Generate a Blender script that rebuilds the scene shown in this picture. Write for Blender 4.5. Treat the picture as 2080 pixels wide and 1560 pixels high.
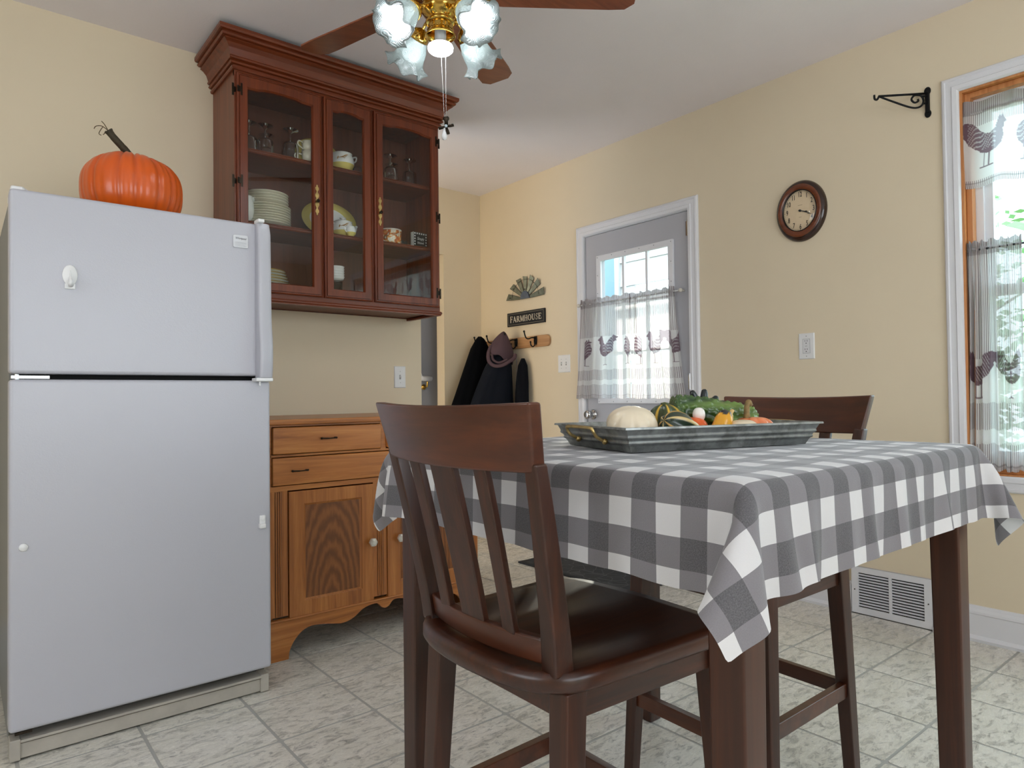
import bpy, bmesh, math, random
import numpy as np
from math import sin, cos, pi, radians, sqrt, hypot, floor
from mathutils import Vector, Matrix
for _o in list(bpy.data.objects): bpy.data.objects.remove(_o)
SC = bpy.context.scene; COL = SC.collection
random.seed(7); np.random.seed(7)

# ------------------------------------------------------------ camera, world, sun, exposure
FPX = 1377.73; YAW = radians(39.2335); PIT = radians(1.0364); ROL = radians(-0.6859)
_F = Vector((sin(YAW)*cos(PIT), cos(YAW)*cos(PIT), sin(PIT)))
_R = Vector((cos(YAW), -sin(YAW), 0)); _U = _R.cross(_F)
_r = cos(ROL)*_R + sin(ROL)*_U; _u = -sin(ROL)*_R + cos(ROL)*_U
cd = bpy.data.cameras.new('camera'); cam = bpy.data.objects.new('camera', cd); COL.objects.link(cam)
m = Matrix((_r, _u, -_F)).transposed().to_4x4(); m.translation = (0, 0, 1.0)
cam.matrix_world = m
cd.sensor_width = 36; cd.lens = 36*FPX/2080; cd.clip_start = .02; cd.clip_end = 200
SC.camera = cam

W = bpy.data.worlds.new('world'); SC.world = W; W.use_nodes = True
_n = W.node_tree.nodes; _l = W.node_tree.links
for x in list(_n): _n.remove(x)
wo = _n.new('ShaderNodeOutputWorld'); bg = _n.new('ShaderNodeBackground')
sky = _n.new('ShaderNodeTexSky'); sky.sky_type = 'HOSEK_WILKIE'; sky.turbidity = 3.5; sky.ground_albedo = .5
sky.sun_direction = Vector((1.33, 1, .40)).normalized()
mixw = _n.new('ShaderNodeMix'); mixw.data_type = 'RGBA'; mixw.inputs[0].default_value = .80
_l.new(sky.outputs[0], mixw.inputs[6]); mixw.inputs[7].default_value = (.88, .94, 1.0, 1)
_l.new(mixw.outputs[2], bg.inputs[0]); bg.inputs[1].default_value = 6.0
_l.new(bg.outputs[0], wo.inputs[0])

def add_light(name, kind, loc, target, energy, color, size=None, size_y=None, portal=False):
    d = bpy.data.lights.new(name, kind); o = bpy.data.objects.new(name, d); COL.objects.link(o)
    o.location = loc; o.rotation_euler = (Vector(target)-Vector(loc)).to_track_quat('-Z', 'Y').to_euler()
    d.energy = energy; d.color = color
    if kind == 'AREA':
        d.shape = 'RECTANGLE'; d.size = size; d.size_y = size_y
        if portal: d.cycles.is_portal = True
    return o
# low afternoon sun, slanting in by the door glass
sun = add_light('sun', 'SUN', (7, 5.8, 2.6), (7-1.33, 5.8-1.0, 2.6-.352), 10.0, (1.0, .89, .74))
sun.data.angle = radians(.6)
# added fill lights behind the camera, set in openings made to hold them
add_light('fill_back', 'AREA', (.75, -1.74, 1.5), (.75, 0, 1.4), 3.5, (.86, .93, 1.0), 2.6, 1.3)
add_light('fill_side', 'AREA', (-1.74, .8, 1.5), (0, .8, 1.4), .8, (.86, .93, 1.0), 1.6, 1.2)
# daylight of the big window on the right, just inside its glass
SC.view_settings.view_transform = 'Standard'; SC.view_settings.look = 'None'
SC.view_settings.gamma = 1.0; SC.view_settings.use_curve_mapping = False
SC.view_settings.exposure = 0.0
SC.cycles.use_denoising = True
SC.cycles.max_bounces = 8; SC.cycles.transparent_max_bounces = 24; SC.cycles.glossy_bounces = 4
SC.cycles.sample_clamp_indirect = 6.0; SC.cycles.caustics_reflective = False; SC.cycles.caustics_refractive = False

# ------------------------------------------------------------ helpers
def s2l(c): return c/12.92 if c <= .04045 else ((c+.055)/1.055)**2.4
def C(r, g, b): return (s2l(r/255), s2l(g/255), s2l(b/255), 1)
class NT:
    def __init__(s, name):
        s.m = bpy.data.materials.new(name); s.m.use_nodes = True; s.t = s.m.node_tree; s.n = s.t.nodes; s.l = s.t.links
        s.b = s.n['Principled BSDF']; s.out = s.n['Material Output']
    def new(s, t, **k):
        x = s.n.new(t)
        for a, v in k.items(): setattr(x, a, v)
        return x
    def tex(s, kind='Object', scale=(1, 1, 1), rot=(0, 0, 0)):
        tc = s.new('ShaderNodeTexCoord'); mp = s.new('ShaderNodeMapping')
        mp.inputs['Scale'].default_value = scale; mp.inputs['Rotation'].default_value = rot
        s.l.new(tc.outputs[kind], mp.inputs[0]); return mp.outputs[0]
    def pos(s, scale=(1, 1, 1)):
        g = s.new('ShaderNodeNewGeometry'); mp = s.new('ShaderNodeMapping'); mp.inputs['Scale'].default_value = scale
        s.l.new(g.outputs['Position'], mp.inputs[0]); return mp.outputs[0]
    def noise(s, v, scale, detail=3, rough=.5, dist=0):
        x = s.new('ShaderNodeTexNoise'); x.inputs['Scale'].default_value = scale; x.inputs['Detail'].default_value = detail
        x.inputs['Roughness'].default_value = rough; x.inputs['Distortion'].default_value = dist
        if v is not None: s.l.new(v, x.inputs['Vector'])
        return x.outputs['Fac']
    def ramp(s, f, stops):
        r = s.new('ShaderNodeValToRGB'); e = r.color_ramp.elements
        while len(e) < len(stops): e.new(.5)
        for q, (p, c) in zip(e, stops): q.position = p; q.color = c
        s.l.new(f, r.inputs[0]); return r.outputs[0]
    def mix(s, f, a, b, mode='MIX'):
        x = s.new('ShaderNodeMix', data_type='RGBA', blend_type=mode)
        for sock, v in ((x.inputs[0], f), (x.inputs[6], a), (x.inputs[7], b)):
            if isinstance(v, (int, float, tuple)): sock.default_value = v
            else: s.l.new(v, sock)
        return x.outputs[2]
    def math(s, op, a, b=0.0, c=0.0):
        x = s.new('ShaderNodeMath', operation=op)
        for sock, v in zip(x.inputs, (a, b, c)):
            if isinstance(v, (int, float)): sock.default_value = v
            else: s.l.new(v, sock)
        return x.outputs[0]
    def bump(s, h, strength, dist=.002):
        x = s.new('ShaderNodeBump'); x.inputs['Strength'].default_value = strength; x.inputs['Distance'].default_value = dist
        s.l.new(h, x.inputs['Height']); s.l.new(x.outputs[0], s.b.inputs['Normal'])
    def set(s, **k):
        for a, v in k.items():
            sock = s.b.inputs[a.replace('_', ' ')]
            if isinstance(v, (int, float, tuple)): sock.default_value = v
            else: s.l.new(v, sock)
        return s
def plain(name, col, rough=.5, metal=0, bump=None, var=None, **k):
    s = NT(name); s.set(Base_Color=col, Roughness=rough, Metallic=metal, **k)
    if var:
        f = s.noise(s.tex(), var[0], 4, .6)
        s.set(Base_Color=s.ramp(f, [(.3, tuple(c*(1-var[1]) for c in col[:3])+(1,)), (.7, tuple(min(1, c*(1+var[1])) for c in col[:3])+(1,))]))
    if bump: s.bump(s.noise(s.tex(), bump[0], 2), bump[1], bump[2] if len(bump) > 2 else .002)
    return s.m
def wood(name, dark, mid, light, axis, rough=.35, coat=.2, scale=1.0, streak=.06, bump=.05, dist=.9):
    s = NT(name); sc = [1.0*scale]*3; sc['xyz'.index(axis)] = streak*scale
    v = s.tex('Object', tuple(sc))
    f = s.noise(v, 34, 6, .62, dist); g = s.noise(v, 170, 3, .6)
    big = s.noise(s.tex('Object', tuple((.5 if k != 'xyz'.index(axis) else .25) for k in range(3))), 9, 3, .5)
    c = s.ramp(f, [(.28, dark), (.5, mid), (.72, light)])
    c = s.mix(s.math('MULTIPLY', g, .5), c, dark)
    c = s.mix(s.ramp(big, [(.3, (0, 0, 0, 1)), (.7, (.55, .55, .55, 1))]), c, mid)
    s.set(Base_Color=c, Roughness=rough, Coat_Weight=coat, Coat_Roughness=.25)
    s.bump(f, bump, .002); return s.m
def vcmat(name, rough=.5, bump=None, **k):
    s = NT(name); a = s.new('ShaderNodeAttribute'); a.attribute_name = 'col'
    s.l.new(a.outputs['Color'], s.b.inputs['Base Color']); s.set(Roughness=rough, **k)
    if bump: s.bump(s.noise(s.tex(), bump[0], 3), bump[1])
    return s.m

def BM(): return bmesh.new()
def box(bm, x0, x1, y0, y1, z0, z1, M=None):
    vs = [bm.verts.new((x, y, z)) for z in (z0, z1) for y in (y0, y1) for x in (x0, x1)]
    if M is not None:
        for v in vs: v.co = M @ v.co
    for f in ((0, 2, 3, 1), (4, 5, 7, 6), (0, 1, 5, 4), (2, 6, 7, 3), (0, 4, 6, 2), (1, 3, 7, 5)): bm.faces.new([vs[i] for i in f])
    return vs
def hexa(bm, b, t):
    """box from 4 bottom points and 4 top points (both counterclockwise)"""
    vb = [bm.verts.new(p) for p in b]; vt = [bm.verts.new(p) for p in t]; n = len(vb)
    bm.faces.new(vb[::-1]); bm.faces.new(vt)
    for i in range(n): bm.faces.new((vb[i], vb[(i+1) % n], vt[(i+1) % n], vt[i]))
def prism(bm, pts, a, b, ax='z', M=None):
    def P(p, t): return {'z': (p[0], p[1], t), 'y': (p[0], t, p[1]), 'x': (t, p[0], p[1])}[ax]
    A = [bm.verts.new(P(p, a)) for p in pts]; B = [bm.verts.new(P(p, b)) for p in pts]; n = len(pts)
    if M is not None:
        for v in A+B: v.co = M @ v.co
    bm.faces.new(A[::-1]); bm.faces.new(B)
    for i in range(n): bm.faces.new((A[i], A[(i+1) % n], B[(i+1) % n], B[i]))
def ring(bm, outer, inner, a, b, ax='y'):
    """frame: outer and inner loops of equal length, extruded from a to b along ax"""
    def P(p, t): return {'z': (p[0], p[1], t), 'y': (p[0], t, p[1]), 'x': (t, p[0], p[1])}[ax]
    n = len(outer)
    L = [[bm.verts.new(P(p, t)) for p in lp] for t in (a, b) for lp in (outer, inner)]
    oa, ia, ob, ib = L
    for i in range(n):
        j = (i+1) % n
        for q in ((oa[i], oa[j], ia[j], ia[i]), (ob[i], ib[i], ib[j], ob[j]), (oa[i], ob[i], ob[j], oa[j]), (ia[i], ia[j], ib[j], ib[i])):
            try: bm.faces.new(q)
            except ValueError: pass
def lathe(bm, prof, n=24, M=None, cap=True, rib=None, phase=0):
    rows = []
    for r, z in prof:
        row = []
        for i in range(n):
            a = 2*pi*i/n+phase; rr = r*(rib(a, z) if rib else 1)
            v = bm.verts.new((rr*cos(a), rr*sin(a), z))
            if M is not None: v.co = M @ v.co
            row.append(v)
        rows.append(row)
    for p, q in zip(rows, rows[1:]):
        for i in range(n): bm.faces.new((p[i], p[(i+1) % n], q[(i+1) % n], q[i]))
    if cap:
        if prof[0][0] > 1e-5: bm.faces.new(rows[0][::-1])
        if prof[-1][0] > 1e-5: bm.faces.new(rows[-1])
    return rows
def tube(bm, pts, rad, n=8, cap=True, flat=None):
    P = [Vector(p) for p in pts]; N = len(P)
    R = rad if isinstance(rad, (list, tuple)) else [rad]*N
    T = [(P[min(i+1, N-1)]-P[max(i-1, 0)]).normalized() for i in range(N)]
    up = Vector((0, 0, 1)) if abs(T[0].z) < .9 else Vector((1, 0, 0))
    u = T[0].cross(up).normalized(); rows = []
    for i in range(N):
        u = (u-T[i]*u.dot(T[i])).normalized(); w = T[i].cross(u)
        fl = flat or 1
        rows.append([bm.verts.new(P[i]+(u*cos(2*pi*k/n)+w*sin(2*pi*k/n)*fl)*R[i]) for k in range(n)])
    for p, q in zip(rows, rows[1:]):
        for i in range(n): bm.faces.new((p[i], p[(i+1) % n], q[(i+1) % n], q[i]))
    if cap: bm.faces.new(rows[0][::-1]); bm.faces.new(rows[-1])
    return rows
def sphere(bm, c, r, M=None, u=16, v=10, sc=(1, 1, 1)):
    T = Matrix.Translation(c) @ Matrix.Diagonal((r*sc[0], r*sc[1], r*sc[2], 1))
    if M is not None: T = M @ T
    bmesh.ops.create_uvsphere(bm, u_segments=u, v_segments=v, radius=1, matrix=T)
def smoothpath(pts, k=6):
    P = [Vector(p) for p in pts]; out = []
    for i in range(len(P)-1):
        a, b, c, d = P[max(i-1, 0)], P[i], P[i+1], P[min(i+2, len(P)-1)]
        for j in range(k):
            t = j/k
            out.append(.5*((2*b)+(c-a)*t+(2*a-5*b+4*c-d)*t*t+(3*b-a-3*c+d)*t**3))
    out.append(P[-1]); return out
def obj(name, bm, mat, parent=None, smooth=False, bevel=0, seg=2, label=None, kind=None, fix=True):
    if isinstance(bm, bpy.types.Mesh): me = bm
    else:
        if fix: bmesh.ops.recalc_face_normals(bm, faces=bm.faces)
        me = bpy.data.meshes.new(name); bm.to_mesh(me); bm.free()
        if mat is not None: me.materials.append(mat)
        if smooth: me.polygons.foreach_set('use_smooth', [True]*len(me.polygons))
    o = bpy.data.objects.new(name, me); COL.objects.link(o)
    if bevel:
        b = o.modifiers.new('bevel', 'BEVEL'); b.width = bevel; b.segments = seg; b.limit_method = 'ANGLE'; b.angle_limit = radians(40)
        b.harden_normals = False
        me.polygons.foreach_set('use_smooth', [True]*len(me.polygons))
        e = o.modifiers.new('auto', 'WEIGHTED_NORMAL') ; e.keep_sharp = True
    if parent is not None: o.parent = parent
    if label: o['label'] = label
    if kind: o['kind'] = kind
    return o
def thing(name, label, cat, loc=(0, 0, 0), rz=0, group=None, kind=None):
    o = bpy.data.objects.new(name, None); COL.objects.link(o); o.location = loc; o.rotation_euler = (0, 0, rz)
    o.empty_display_size = .05
    tag(o, label, cat, group); 
    if kind: o['kind'] = kind
    return o
def tag(o, label, cat, group=None, kind=None):
    if label: o['label'] = label
    if cat: o['category'] = cat
    if group: o['group'] = group
    if kind: o['kind'] = kind
    return o
def dup(root, loc, rz, label, group=None):
    r = root.copy(); COL.objects.link(r); r.location = loc; r.rotation_euler = (0, 0, rz)
    r['label'] = label
    if group: r['group'] = group
    for ch in list(root.children):
        c = ch.copy(); COL.objects.link(c); c.parent = r
        for g in list(ch.children):
            d = g.copy(); COL.objects.link(d); d.parent = c
    return r
def text_mesh(txt, size, mat, name, parent, M, sx=1.0, depth=.0004, align='CENTER', shear=0, bold=0):
    cu = bpy.data.curves.new('t', 'FONT'); cu.body = txt; cu.size = size; cu.extrude = depth; cu.align_x = align; cu.align_y = 'CENTER'
    cu.shear = shear; cu.offset = bold; cu.resolution_u = 3
    o = bpy.data.objects.new('t', cu); COL.objects.link(o); bpy.context.view_layer.update()
    me = bpy.data.meshes.new_from_object(o.evaluated_get(bpy.context.evaluated_depsgraph_get()))
    bpy.data.objects.remove(o)
    me.transform(M @ Matrix.Diagonal((sx, 1, 1, 1))); me.materials.clear(); me.materials.append(mat)
    r = bpy.data.objects.new(name, me); COL.objects.link(r); r.parent = parent; return r
def vcols(me, cols):
    a = me.color_attributes.new('col', 'FLOAT_COLOR', 'POINT')
    a.data.foreach_set('color', np.asarray(cols, dtype=np.float32).ravel())
def gridmesh(name, P, uv=None, col=None, closed=False, mats=()):
    """P: (rows, cols, 3) array"""
    nr, nc = P.shape[:2]; me = bpy.data.meshes.new(name)
    idx = np.arange(nr*nc).reshape(nr, nc)
    if closed: a = idx[:-1, :]; b = np.roll(idx, -1, 1)[:-1, :]; c = np.roll(idx, -1, 1)[1:, :]; d = idx[1:, :]
    else: a = idx[:-1, :-1]; b = idx[:-1, 1:]; c = idx[1:, 1:]; d = idx[1:, :-1]
    F = np.stack([a, b, c, d], -1).reshape(-1, 4)
    me.vertices.add(nr*nc); me.vertices.foreach_set('co', P.reshape(-1).astype(np.float32))
    me.loops.add(F.size); me.loops.foreach_set('vertex_index', F.ravel().astype(np.int32))
    me.polygons.add(len(F)); me.polygons.foreach_set('loop_start', (np.arange(len(F))*4).astype(np.int32))
    me.polygons.foreach_set('use_smooth', [True]*len(F)); me.update(calc_edges=True)
    if uv is not None:
        l = me.uv_layers.new(name='uv'); l.data.foreach_set('uv', uv.reshape(-1, 2)[F.ravel()].astype(np.float32).ravel())
    if col is not None: vcols(me, col.reshape(-1, 4))
    for mm in mats: me.materials.append(mm)
    me.validate(); return me

# ------------------------------------------------------------ materials
def wallmat(name, col, sc=60, st=.12):
    s = NT(name); f = s.noise(s.pos(), 3.0, 3, .5)
    s.set(Base_Color=s.ramp(f, [(.3, tuple(c*.97 for c in col[:3])+(1,)), (.7, col)]), Roughness=.75, Specular_IOR_Level=.25)
    s.bump(s.noise(s.pos(), sc, 4, .6), st, .002); return s.m
M_wall = wallmat('wall_paint', C(228, 213, 186))
M_gray = wallmat('stair_paint', C(150, 152, 160))
M_ceil = wallmat('ceiling_texture', C(243, 237, 240), 130, .35)
M_trim = plain('white_trim', C(226, 226, 230), .35)
M_door = plain('door_paint', C(180, 180, 186), .5, bump=(300, .03))
M_black = plain('black_iron', C(16, 16, 17), .42, .6)
M_dark = plain('dark_gap', C(14, 13, 12), .8)
M_brass = plain('brass', C(206, 168, 84), .16, 1.0)
M_obrass = plain('antique_brass', C(196, 170, 112), .35, .9, var=(60, .3))
M_pewter = plain('dark_bronze', C(52, 44, 36), .35, .9)
M_chrome = plain('nickel', C(200, 200, 200), .15, 1)
M_plastic = plain('white_plastic', C(232, 232, 232), .35)
M_cherry = wood('cherry_wood', C(74, 30, 12), C(118, 52, 22), C(144, 70, 32), 'z', .34, .12)
M_cherryH = wood('cherry_wood_rail', C(74, 30, 12), C(118, 52, 22), C(144, 70, 32), 'x', .34, .12)
M_maple = wood('maple_wood', C(116, 64, 24), C(182, 112, 52), C(218, 150, 80), 'x', .36, .2)
M_mapleV = wood('maple_wood_upright', C(112, 60, 24), C(176, 108, 50), C(212, 144, 76), 'z', .36, .2)
M_chair = wood('dark_walnut_wood', C(30, 12, 6), C(60, 28, 13), C(92, 47, 24), 'x', .36, .2, 1.0, .09)
M_chairV = wood('dark_walnut_upright', C(30, 12, 6), C(60, 28, 13), C(90, 46, 24), 'z', .38, .15, 1.0, .07)
M_rail = wood('walnut_rail', C(42, 18, 9), C(77, 37, 18), C(110, 57, 29), 'y', .32, .2, .6, .10, .03, .35)
M_tleg = wood('table_leg_wood', C(32, 14, 7), C(64, 31, 15), C(96, 50, 26), 'z', .38, .15, 1.0, .05)
M_oak = wood('oak_window_frame', C(160, 92, 44), C(206, 140, 84), C(226, 168, 112), 'z', .4, .1)
M_pine = wood('pine_board', C(150, 104, 66), C(196, 150, 104), C(220, 180, 136), 'y', .5, .1)

def panelwood():
    s = NT('flame_grain_panel'); v = s.tex('Object', (1, 1, .35))
    w = s.new('ShaderNodeTexWave', wave_type='RINGS', rings_direction='Z'); 
    mp = s.new('ShaderNodeMapping'); mp.inputs['Location'].default_value = (.235, 0, -.05); mp.inputs['Scale'].default_value = (1.0, .6, .30)
    tc = s.new('ShaderNodeTexCoord'); s.l.new(tc.outputs['Object'], mp.inputs[0])
    w.rings_direction = 'Y'; s.l.new(mp.outputs[0], w.inputs['Vector'])
    w.inputs['Scale'].default_value = 15; w.inputs['Distortion'].default_value = 3.5; w.inputs['Detail'].default_value = 4; w.inputs['Detail Scale'].default_value = 3
    c = s.ramp(w.outputs['Fac'], [(.0, C(112, 64, 28)), (.55, C(134, 80, 36)), (1.0, C(152, 94, 46))])
    f = s.noise(s.tex('Object', (1, 1, .05)), 180, 3)
    c = s.mix(s.math('MULTIPLY', f, .45), c, C(90, 48, 20))
    s.set(Base_Color=c, Roughness=.42, Coat_Weight=.15, Coat_Roughness=.3); return s.m
M_panel = panelwood()

def glass(name, tint=(1, 1, 1, 1), refl=.06, rough=0.0):
    s = NT(name); tr = s.new('ShaderNodeBsdfTransparent'); tr.inputs[0].default_value = tint
    gl = s.new('ShaderNodeBsdfGlossy'); gl.inputs['Roughness'].default_value = rough
    fr = s.new('ShaderNodeFresnel'); fr.inputs[0].default_value = 1.5
    mx = s.new('ShaderNodeMixShader'); ge = s.new('ShaderNodeNewGeometry'); s.l.new(s.math('MULTIPLY', s.math('MAXIMUM', fr.outputs[0], refl), s.math('SUBTRACT', 1.0, ge.outputs['Backfacing'])), mx.inputs[0]); s.l.new(tr.outputs[0], mx.inputs[1]); s.l.new(gl.outputs[0], mx.inputs[2])
    s.l.new(mx.outputs[0], s.out.inputs[0]); return s.m
M_glass = glass('cabinet_glass', (.97, .98, .97, 1))
M_wglass = glass('window_glass', (.93, .98, .99, 1), .04)
M_cup = NT('goblet_glass'); _t = M_cup.new('ShaderNodeBsdfTransparent'); _t.inputs[0].default_value = (.97, .98, .98, 1); _g = M_cup.new('ShaderNodeBsdfGlossy'); _g.inputs['Roughness'].default_value = .08
_w = M_cup.new('ShaderNodeLayerWeight'); _w.inputs[0].default_value = .28; _m = M_cup.new('ShaderNodeMixShader'); M_cup.l.new(_w.outputs['Fresnel'], _m.inputs[0]); M_cup.l.new(_t.outputs[0], _m.inputs[1]); M_cup.l.new(_g.outputs[0], _m.inputs[2]); M_cup.l.new(_m.outputs[0], M_cup.out.inputs[0]); M_cup = M_cup.m
M_wglass2 = glass('garden_window_glass', (.86, .97, .98, 1), .04)
# ------------------------------------------------------------ room shell
XB = 3.167; YA = 3.26; YF = 4.25; H = 2.573; X0 = -1.8; Y0 = -1.8
def structure(name, bm, mat, **k): 
    o = obj(name, bm, mat, **k); o['kind'] = 'structure'; return o
bm = BM()
for a in ((Y0-.12, -.6, 0, H), (-.6, .97, 0, .655), (-.6, .97, 2.227, H), (.97, 2.285, 0, H), (2.285, 3.125, 2.045, H), (3.125, YF+.7, 0, H)):
    box(bm, XB, XB+.13, a[0], a[1], a[2], a[3])
structure('wall_right', bm, M_wall)
bm = BM(); box(bm, X0, 2.008, YA, YA+.12, 0, H); structure('wall_left', bm, M_wall)
bm = BM(); box(bm, 2.82, XB, YF, YF+.1, 0, H); box(bm, X0, 2.82, YF, YF+.1, 2.071, H); structure('wall_far', bm, M_wall)
bm = BM(); box(bm, 1.2, XB, YF+.27, YF+.35, -1.2, H); box(bm, 1.2, 1.28, YF+.1, YF+.27, -1.2, H); structure('wall_stairwell', bm, M_gray)
bm = BM(); box(bm, X0, XB, YF+.1, YF+.7, 2.05, 2.071); structure('ceiling_stairwell', bm, M_gray)
bm = BM()
for a in ((X0-.12, -.6, 0, H), (-.6, 2.1, 0, .8), (-.6, 2.1, 2.2, H), (2.1, XB, 0, H)): box(bm, a[0], a[1], Y0-.12, Y0, a[2], a[3])
structure('wall_back', bm, M_wall)
bm = BM()
for a in ((Y0, -.05, 0, H), (-.05, 1.65, 0, .85), (-.05, 1.65, 2.15, H), (1.65, YF+.7, 0, H)): box(bm, X0-.12, X0, a[0], a[1], a[2], a[3])
structure('wall_side', bm, M_wall)
bm = BM(); box(bm, X0-.12, XB+.13, Y0-.12, YF+.7, H, H+.1); structure('ceiling', bm, M_ceil)
# floor: sheet of vinyl tiles
def floormat():
    s = NT('vinyl_tile'); p = s.pos((1.0, 2.3, 1)); oi = s.new('ShaderNodeObjectInfo')
    off = s.new('ShaderNodeCombineXYZ'); s.l.new(s.math('MULTIPLY', oi.outputs['Random'], 17.), off.inputs[0]); s.l.new(s.math('MULTIPLY', oi.outputs['Random'], 31.), off.inputs[1])
    ad = s.new('ShaderNodeVectorMath', operation='ADD'); s.l.new(p, ad.inputs[0]); s.l.new(off.outputs[0], ad.inputs[1])
    v = ad.outputs[0]
    a = s.noise(v, 17, 6, .72, .9); b = s.noise(v, 55, 5, .7, .6); big = s.noise(v, 5, 3, .5)
    m1 = s.ramp(a, [(.50, (0, 0, 0, 1)), (.63, (1, 1, 1, 1))]); m2 = s.ramp(b, [(.51, (0, 0, 0, 1)), (.60, (1, 1, 1, 1))])
    k = s.math('MULTIPLY', m2, s.ramp(a, [(.38, (0, 0, 0, 1)), (.6, (1, 1, 1, 1))]))
    c = s.mix(s.ramp(big, [(.3, (0, 0, 0, 1)), (.7, (1, 1, 1, 1))]), C(222, 218, 206), C(234, 230, 221))
    c = s.mix(s.math('MULTIPLY', m1, .58), c, C(150, 147, 140))
    c = s.mix(s.math('MULTIPLY', k, .66), c, C(98, 96, 91))
    s.set(Base_Color=c, Roughness=s.math('ADD', s.math('MULTIPLY', b, .2), .17), Specular_IOR_Level=.5)
    s.bump(s.math('ADD', b, s.math('MULTIPLY', s.noise(v, 120, 3), .4)), .22, .0015); return s.m
M_tile = floormat(); M_grout = plain('tile_joint', C(172, 171, 166), .5, bump=(80, .1))
bm = BM(); box(bm, X0-.12, XB+.13, Y0-.12, YF+.1, -.12, -.0012); box(bm, 1.0, XB+.13, YF+.1, YF+.7, -1.3, -1.2)
floor_o = structure('floor', bm, M_grout)
TX, TY = .3025, .2955; tx0, ty0 = .733, .805; g = .0048
cache = {}; rest = BM()
for i in range(-9, 10):
    for j in range(-9, 13):
        xa, xb = tx0+i*TX+g, tx0+(i+1)*TX-g; ya, yb = ty0+j*TY+g, ty0+(j+1)*TY-g
        xa, ya = max(xa, X0), max(ya, Y0); xb, yb = min(xb, XB), min(yb, YF)
        if xb-xa < .01 or yb-ya < .01: continue
        if xb < -.1 or yb < .2: box(rest, xa, xb, ya, yb, -.0012, 0); continue
        key = (round(xb-xa, 3), round(yb-ya, 3))
        if key not in cache:
            b = BM(); w, h = xb-xa, yb-ya; c = .006
            pts = [(c, 0), (w-c, 0), (w, c), (w, h-c), (w-c, h), (c, h), (0, h-c), (0, c)]
            prism(b, pts, -.0011, 0.0); bmesh.ops.recalc_face_normals(b, faces=b.faces)
            me = bpy.data.meshes.new('tile'); b.to_mesh(me); b.free(); me.materials.append(M_tile); cache[key] = me
        o = bpy.data.objects.new('tile', cache[key]); COL.objects.link(o); o.location = (xa, ya, 0); o.parent = floor_o
obj('tile_rest', rest, M_tile, floor_o, kind='stuff')

# baseboards (profiled), on the right wall
def baseboard(name, y0, y1):
    prof = [(0, 0), (-.026, 0), (-.028, .012), (-.018, .022), (-.014, .024), (-.014, .105), (-.018, .110), (-.017, .118), (-.009, .128), (-.006, .138), (0, .140)]
    b = BM(); A = [b.verts.new((XB+p[0], y0, p[1])) for p in prof]; B = [b.verts.new((XB+p[0], y1, p[1])) for p in prof]
    b.faces.new(A); b.faces.new(B[::-1])
    for i in range(len(prof)-1): b.faces.new((A[i], B[i], B[i+1], A[i+1]))
    return structure(name, b, M_trim)
baseboard('baseboard_right', Y0, 1.10); baseboard('baseboard_right', 1.437, 2.225); baseboard('baseboard_right', 3.185, YF)
bm = BM(); box(bm, X0, 2.008, YA-.014, YA, 0, .14); structure('baseboard_left', bm, M_trim, bevel=.004)

# ---- casings (profiled): mitred ring with stepped profile
def casing(name, y0, y1, z0, z1, w, legs_to_floor=False, mat=None):
    b = BM(); steps = [(0, .010), (.006, .018), (.022, .020), (.026, .015), (w-.018, .014), (w-.014, .018), (w-.006, .016), (w, .008)]
    rows = []
    for s, t in steps:     # s = distance out from the opening
        if legs_to_floor: loop = [(y1+s, 0), (y1+s, z1+s), (y0-s, z1+s), (y0-s, 0)]
        else: loop = [(y1+s, z0-s), (y1+s, z1+s), (y0-s, z1+s), (y0-s, z0-s)]
        rows.append([b.verts.new((XB-t, p[0], p[1])) for p in loop])
    base0 = [b.verts.new((XB, v.co.y, v.co.z)) for v in rows[0]]; base1 = [b.verts.new((XB, v.co.y, v.co.z)) for v in rows[-1]]
    rows = [base0]+rows+[base1]; n = 4; rng = range(3) if legs_to_floor else range(4)
    for p, q in zip(rows, rows[1:]):
        for i in rng: b.faces.new((p[i], p[(i+1) % 4], q[(i+1) % 4], q[i]))
    return structure(name, b, mat or M_trim)
casing('trim_1', 2.298, 3.112, 0, 2.035, .067, True)
casing('trim_2', -.55, .965, .665, 2.222, .064)

# ---- door with glass, closed
dr = thing('door_1', None, None, (0, 0, 0), kind='structure')
bm = BM(); y0, y1, z0, z1 = 2.302, 3.108, .01, 2.03; gy0, gy1, gz0, gz1 = 2.43, 2.982, .972, 1.865
ring(bm, [(y0, z0), (y1, z0), (y1, z1), (y0, z1)], [(gy0, gz0), (gy1, gz0), (gy1, gz1), (gy0, gz1)], XB+.006, XB+.05, 'x')
obj('door_leaf', bm, M_door, dr, bevel=.002)
bm = BM(); o_, i_ = .026, .012
ring(bm, [(gy0-o_, gz0-o_), (gy1+o_, gz0-o_), (gy1+o_, gz1+o_), (gy0-o_, gz1+o_)], [(gy0+i_, gz0+i_), (gy1-i_, gz0+i_), (gy1-i_, gz1-i_), (gy0+i_, gz1-i_)], XB-.007, XB+.012, 'x')
obj('glazing_frame', bm, M_trim, dr, bevel=.005)
bm = BM()
for k in range(9):
    t = gz0-.012+(gz1-gz0+.024)*k/8
    for y in (gy0-.012, gy1+.012): sphere(bm, (XB-.0075, y, t), .003, u=6, v=4)
for k in range(1, 5):
    t = gy0+(gy1-gy0)*k/5
    for z in (gz0-.012, gz1+.012): sphere(bm, (XB-.0075, t, z), .003, u=6, v=4)
obj('screw_plug', bm, M_gray, dr)
bm = BM(); box(bm, XB+.022, XB+.027, gy0, gy1, gz0, gz1); obj('glass_pane', bm, M_wglass, dr)
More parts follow.
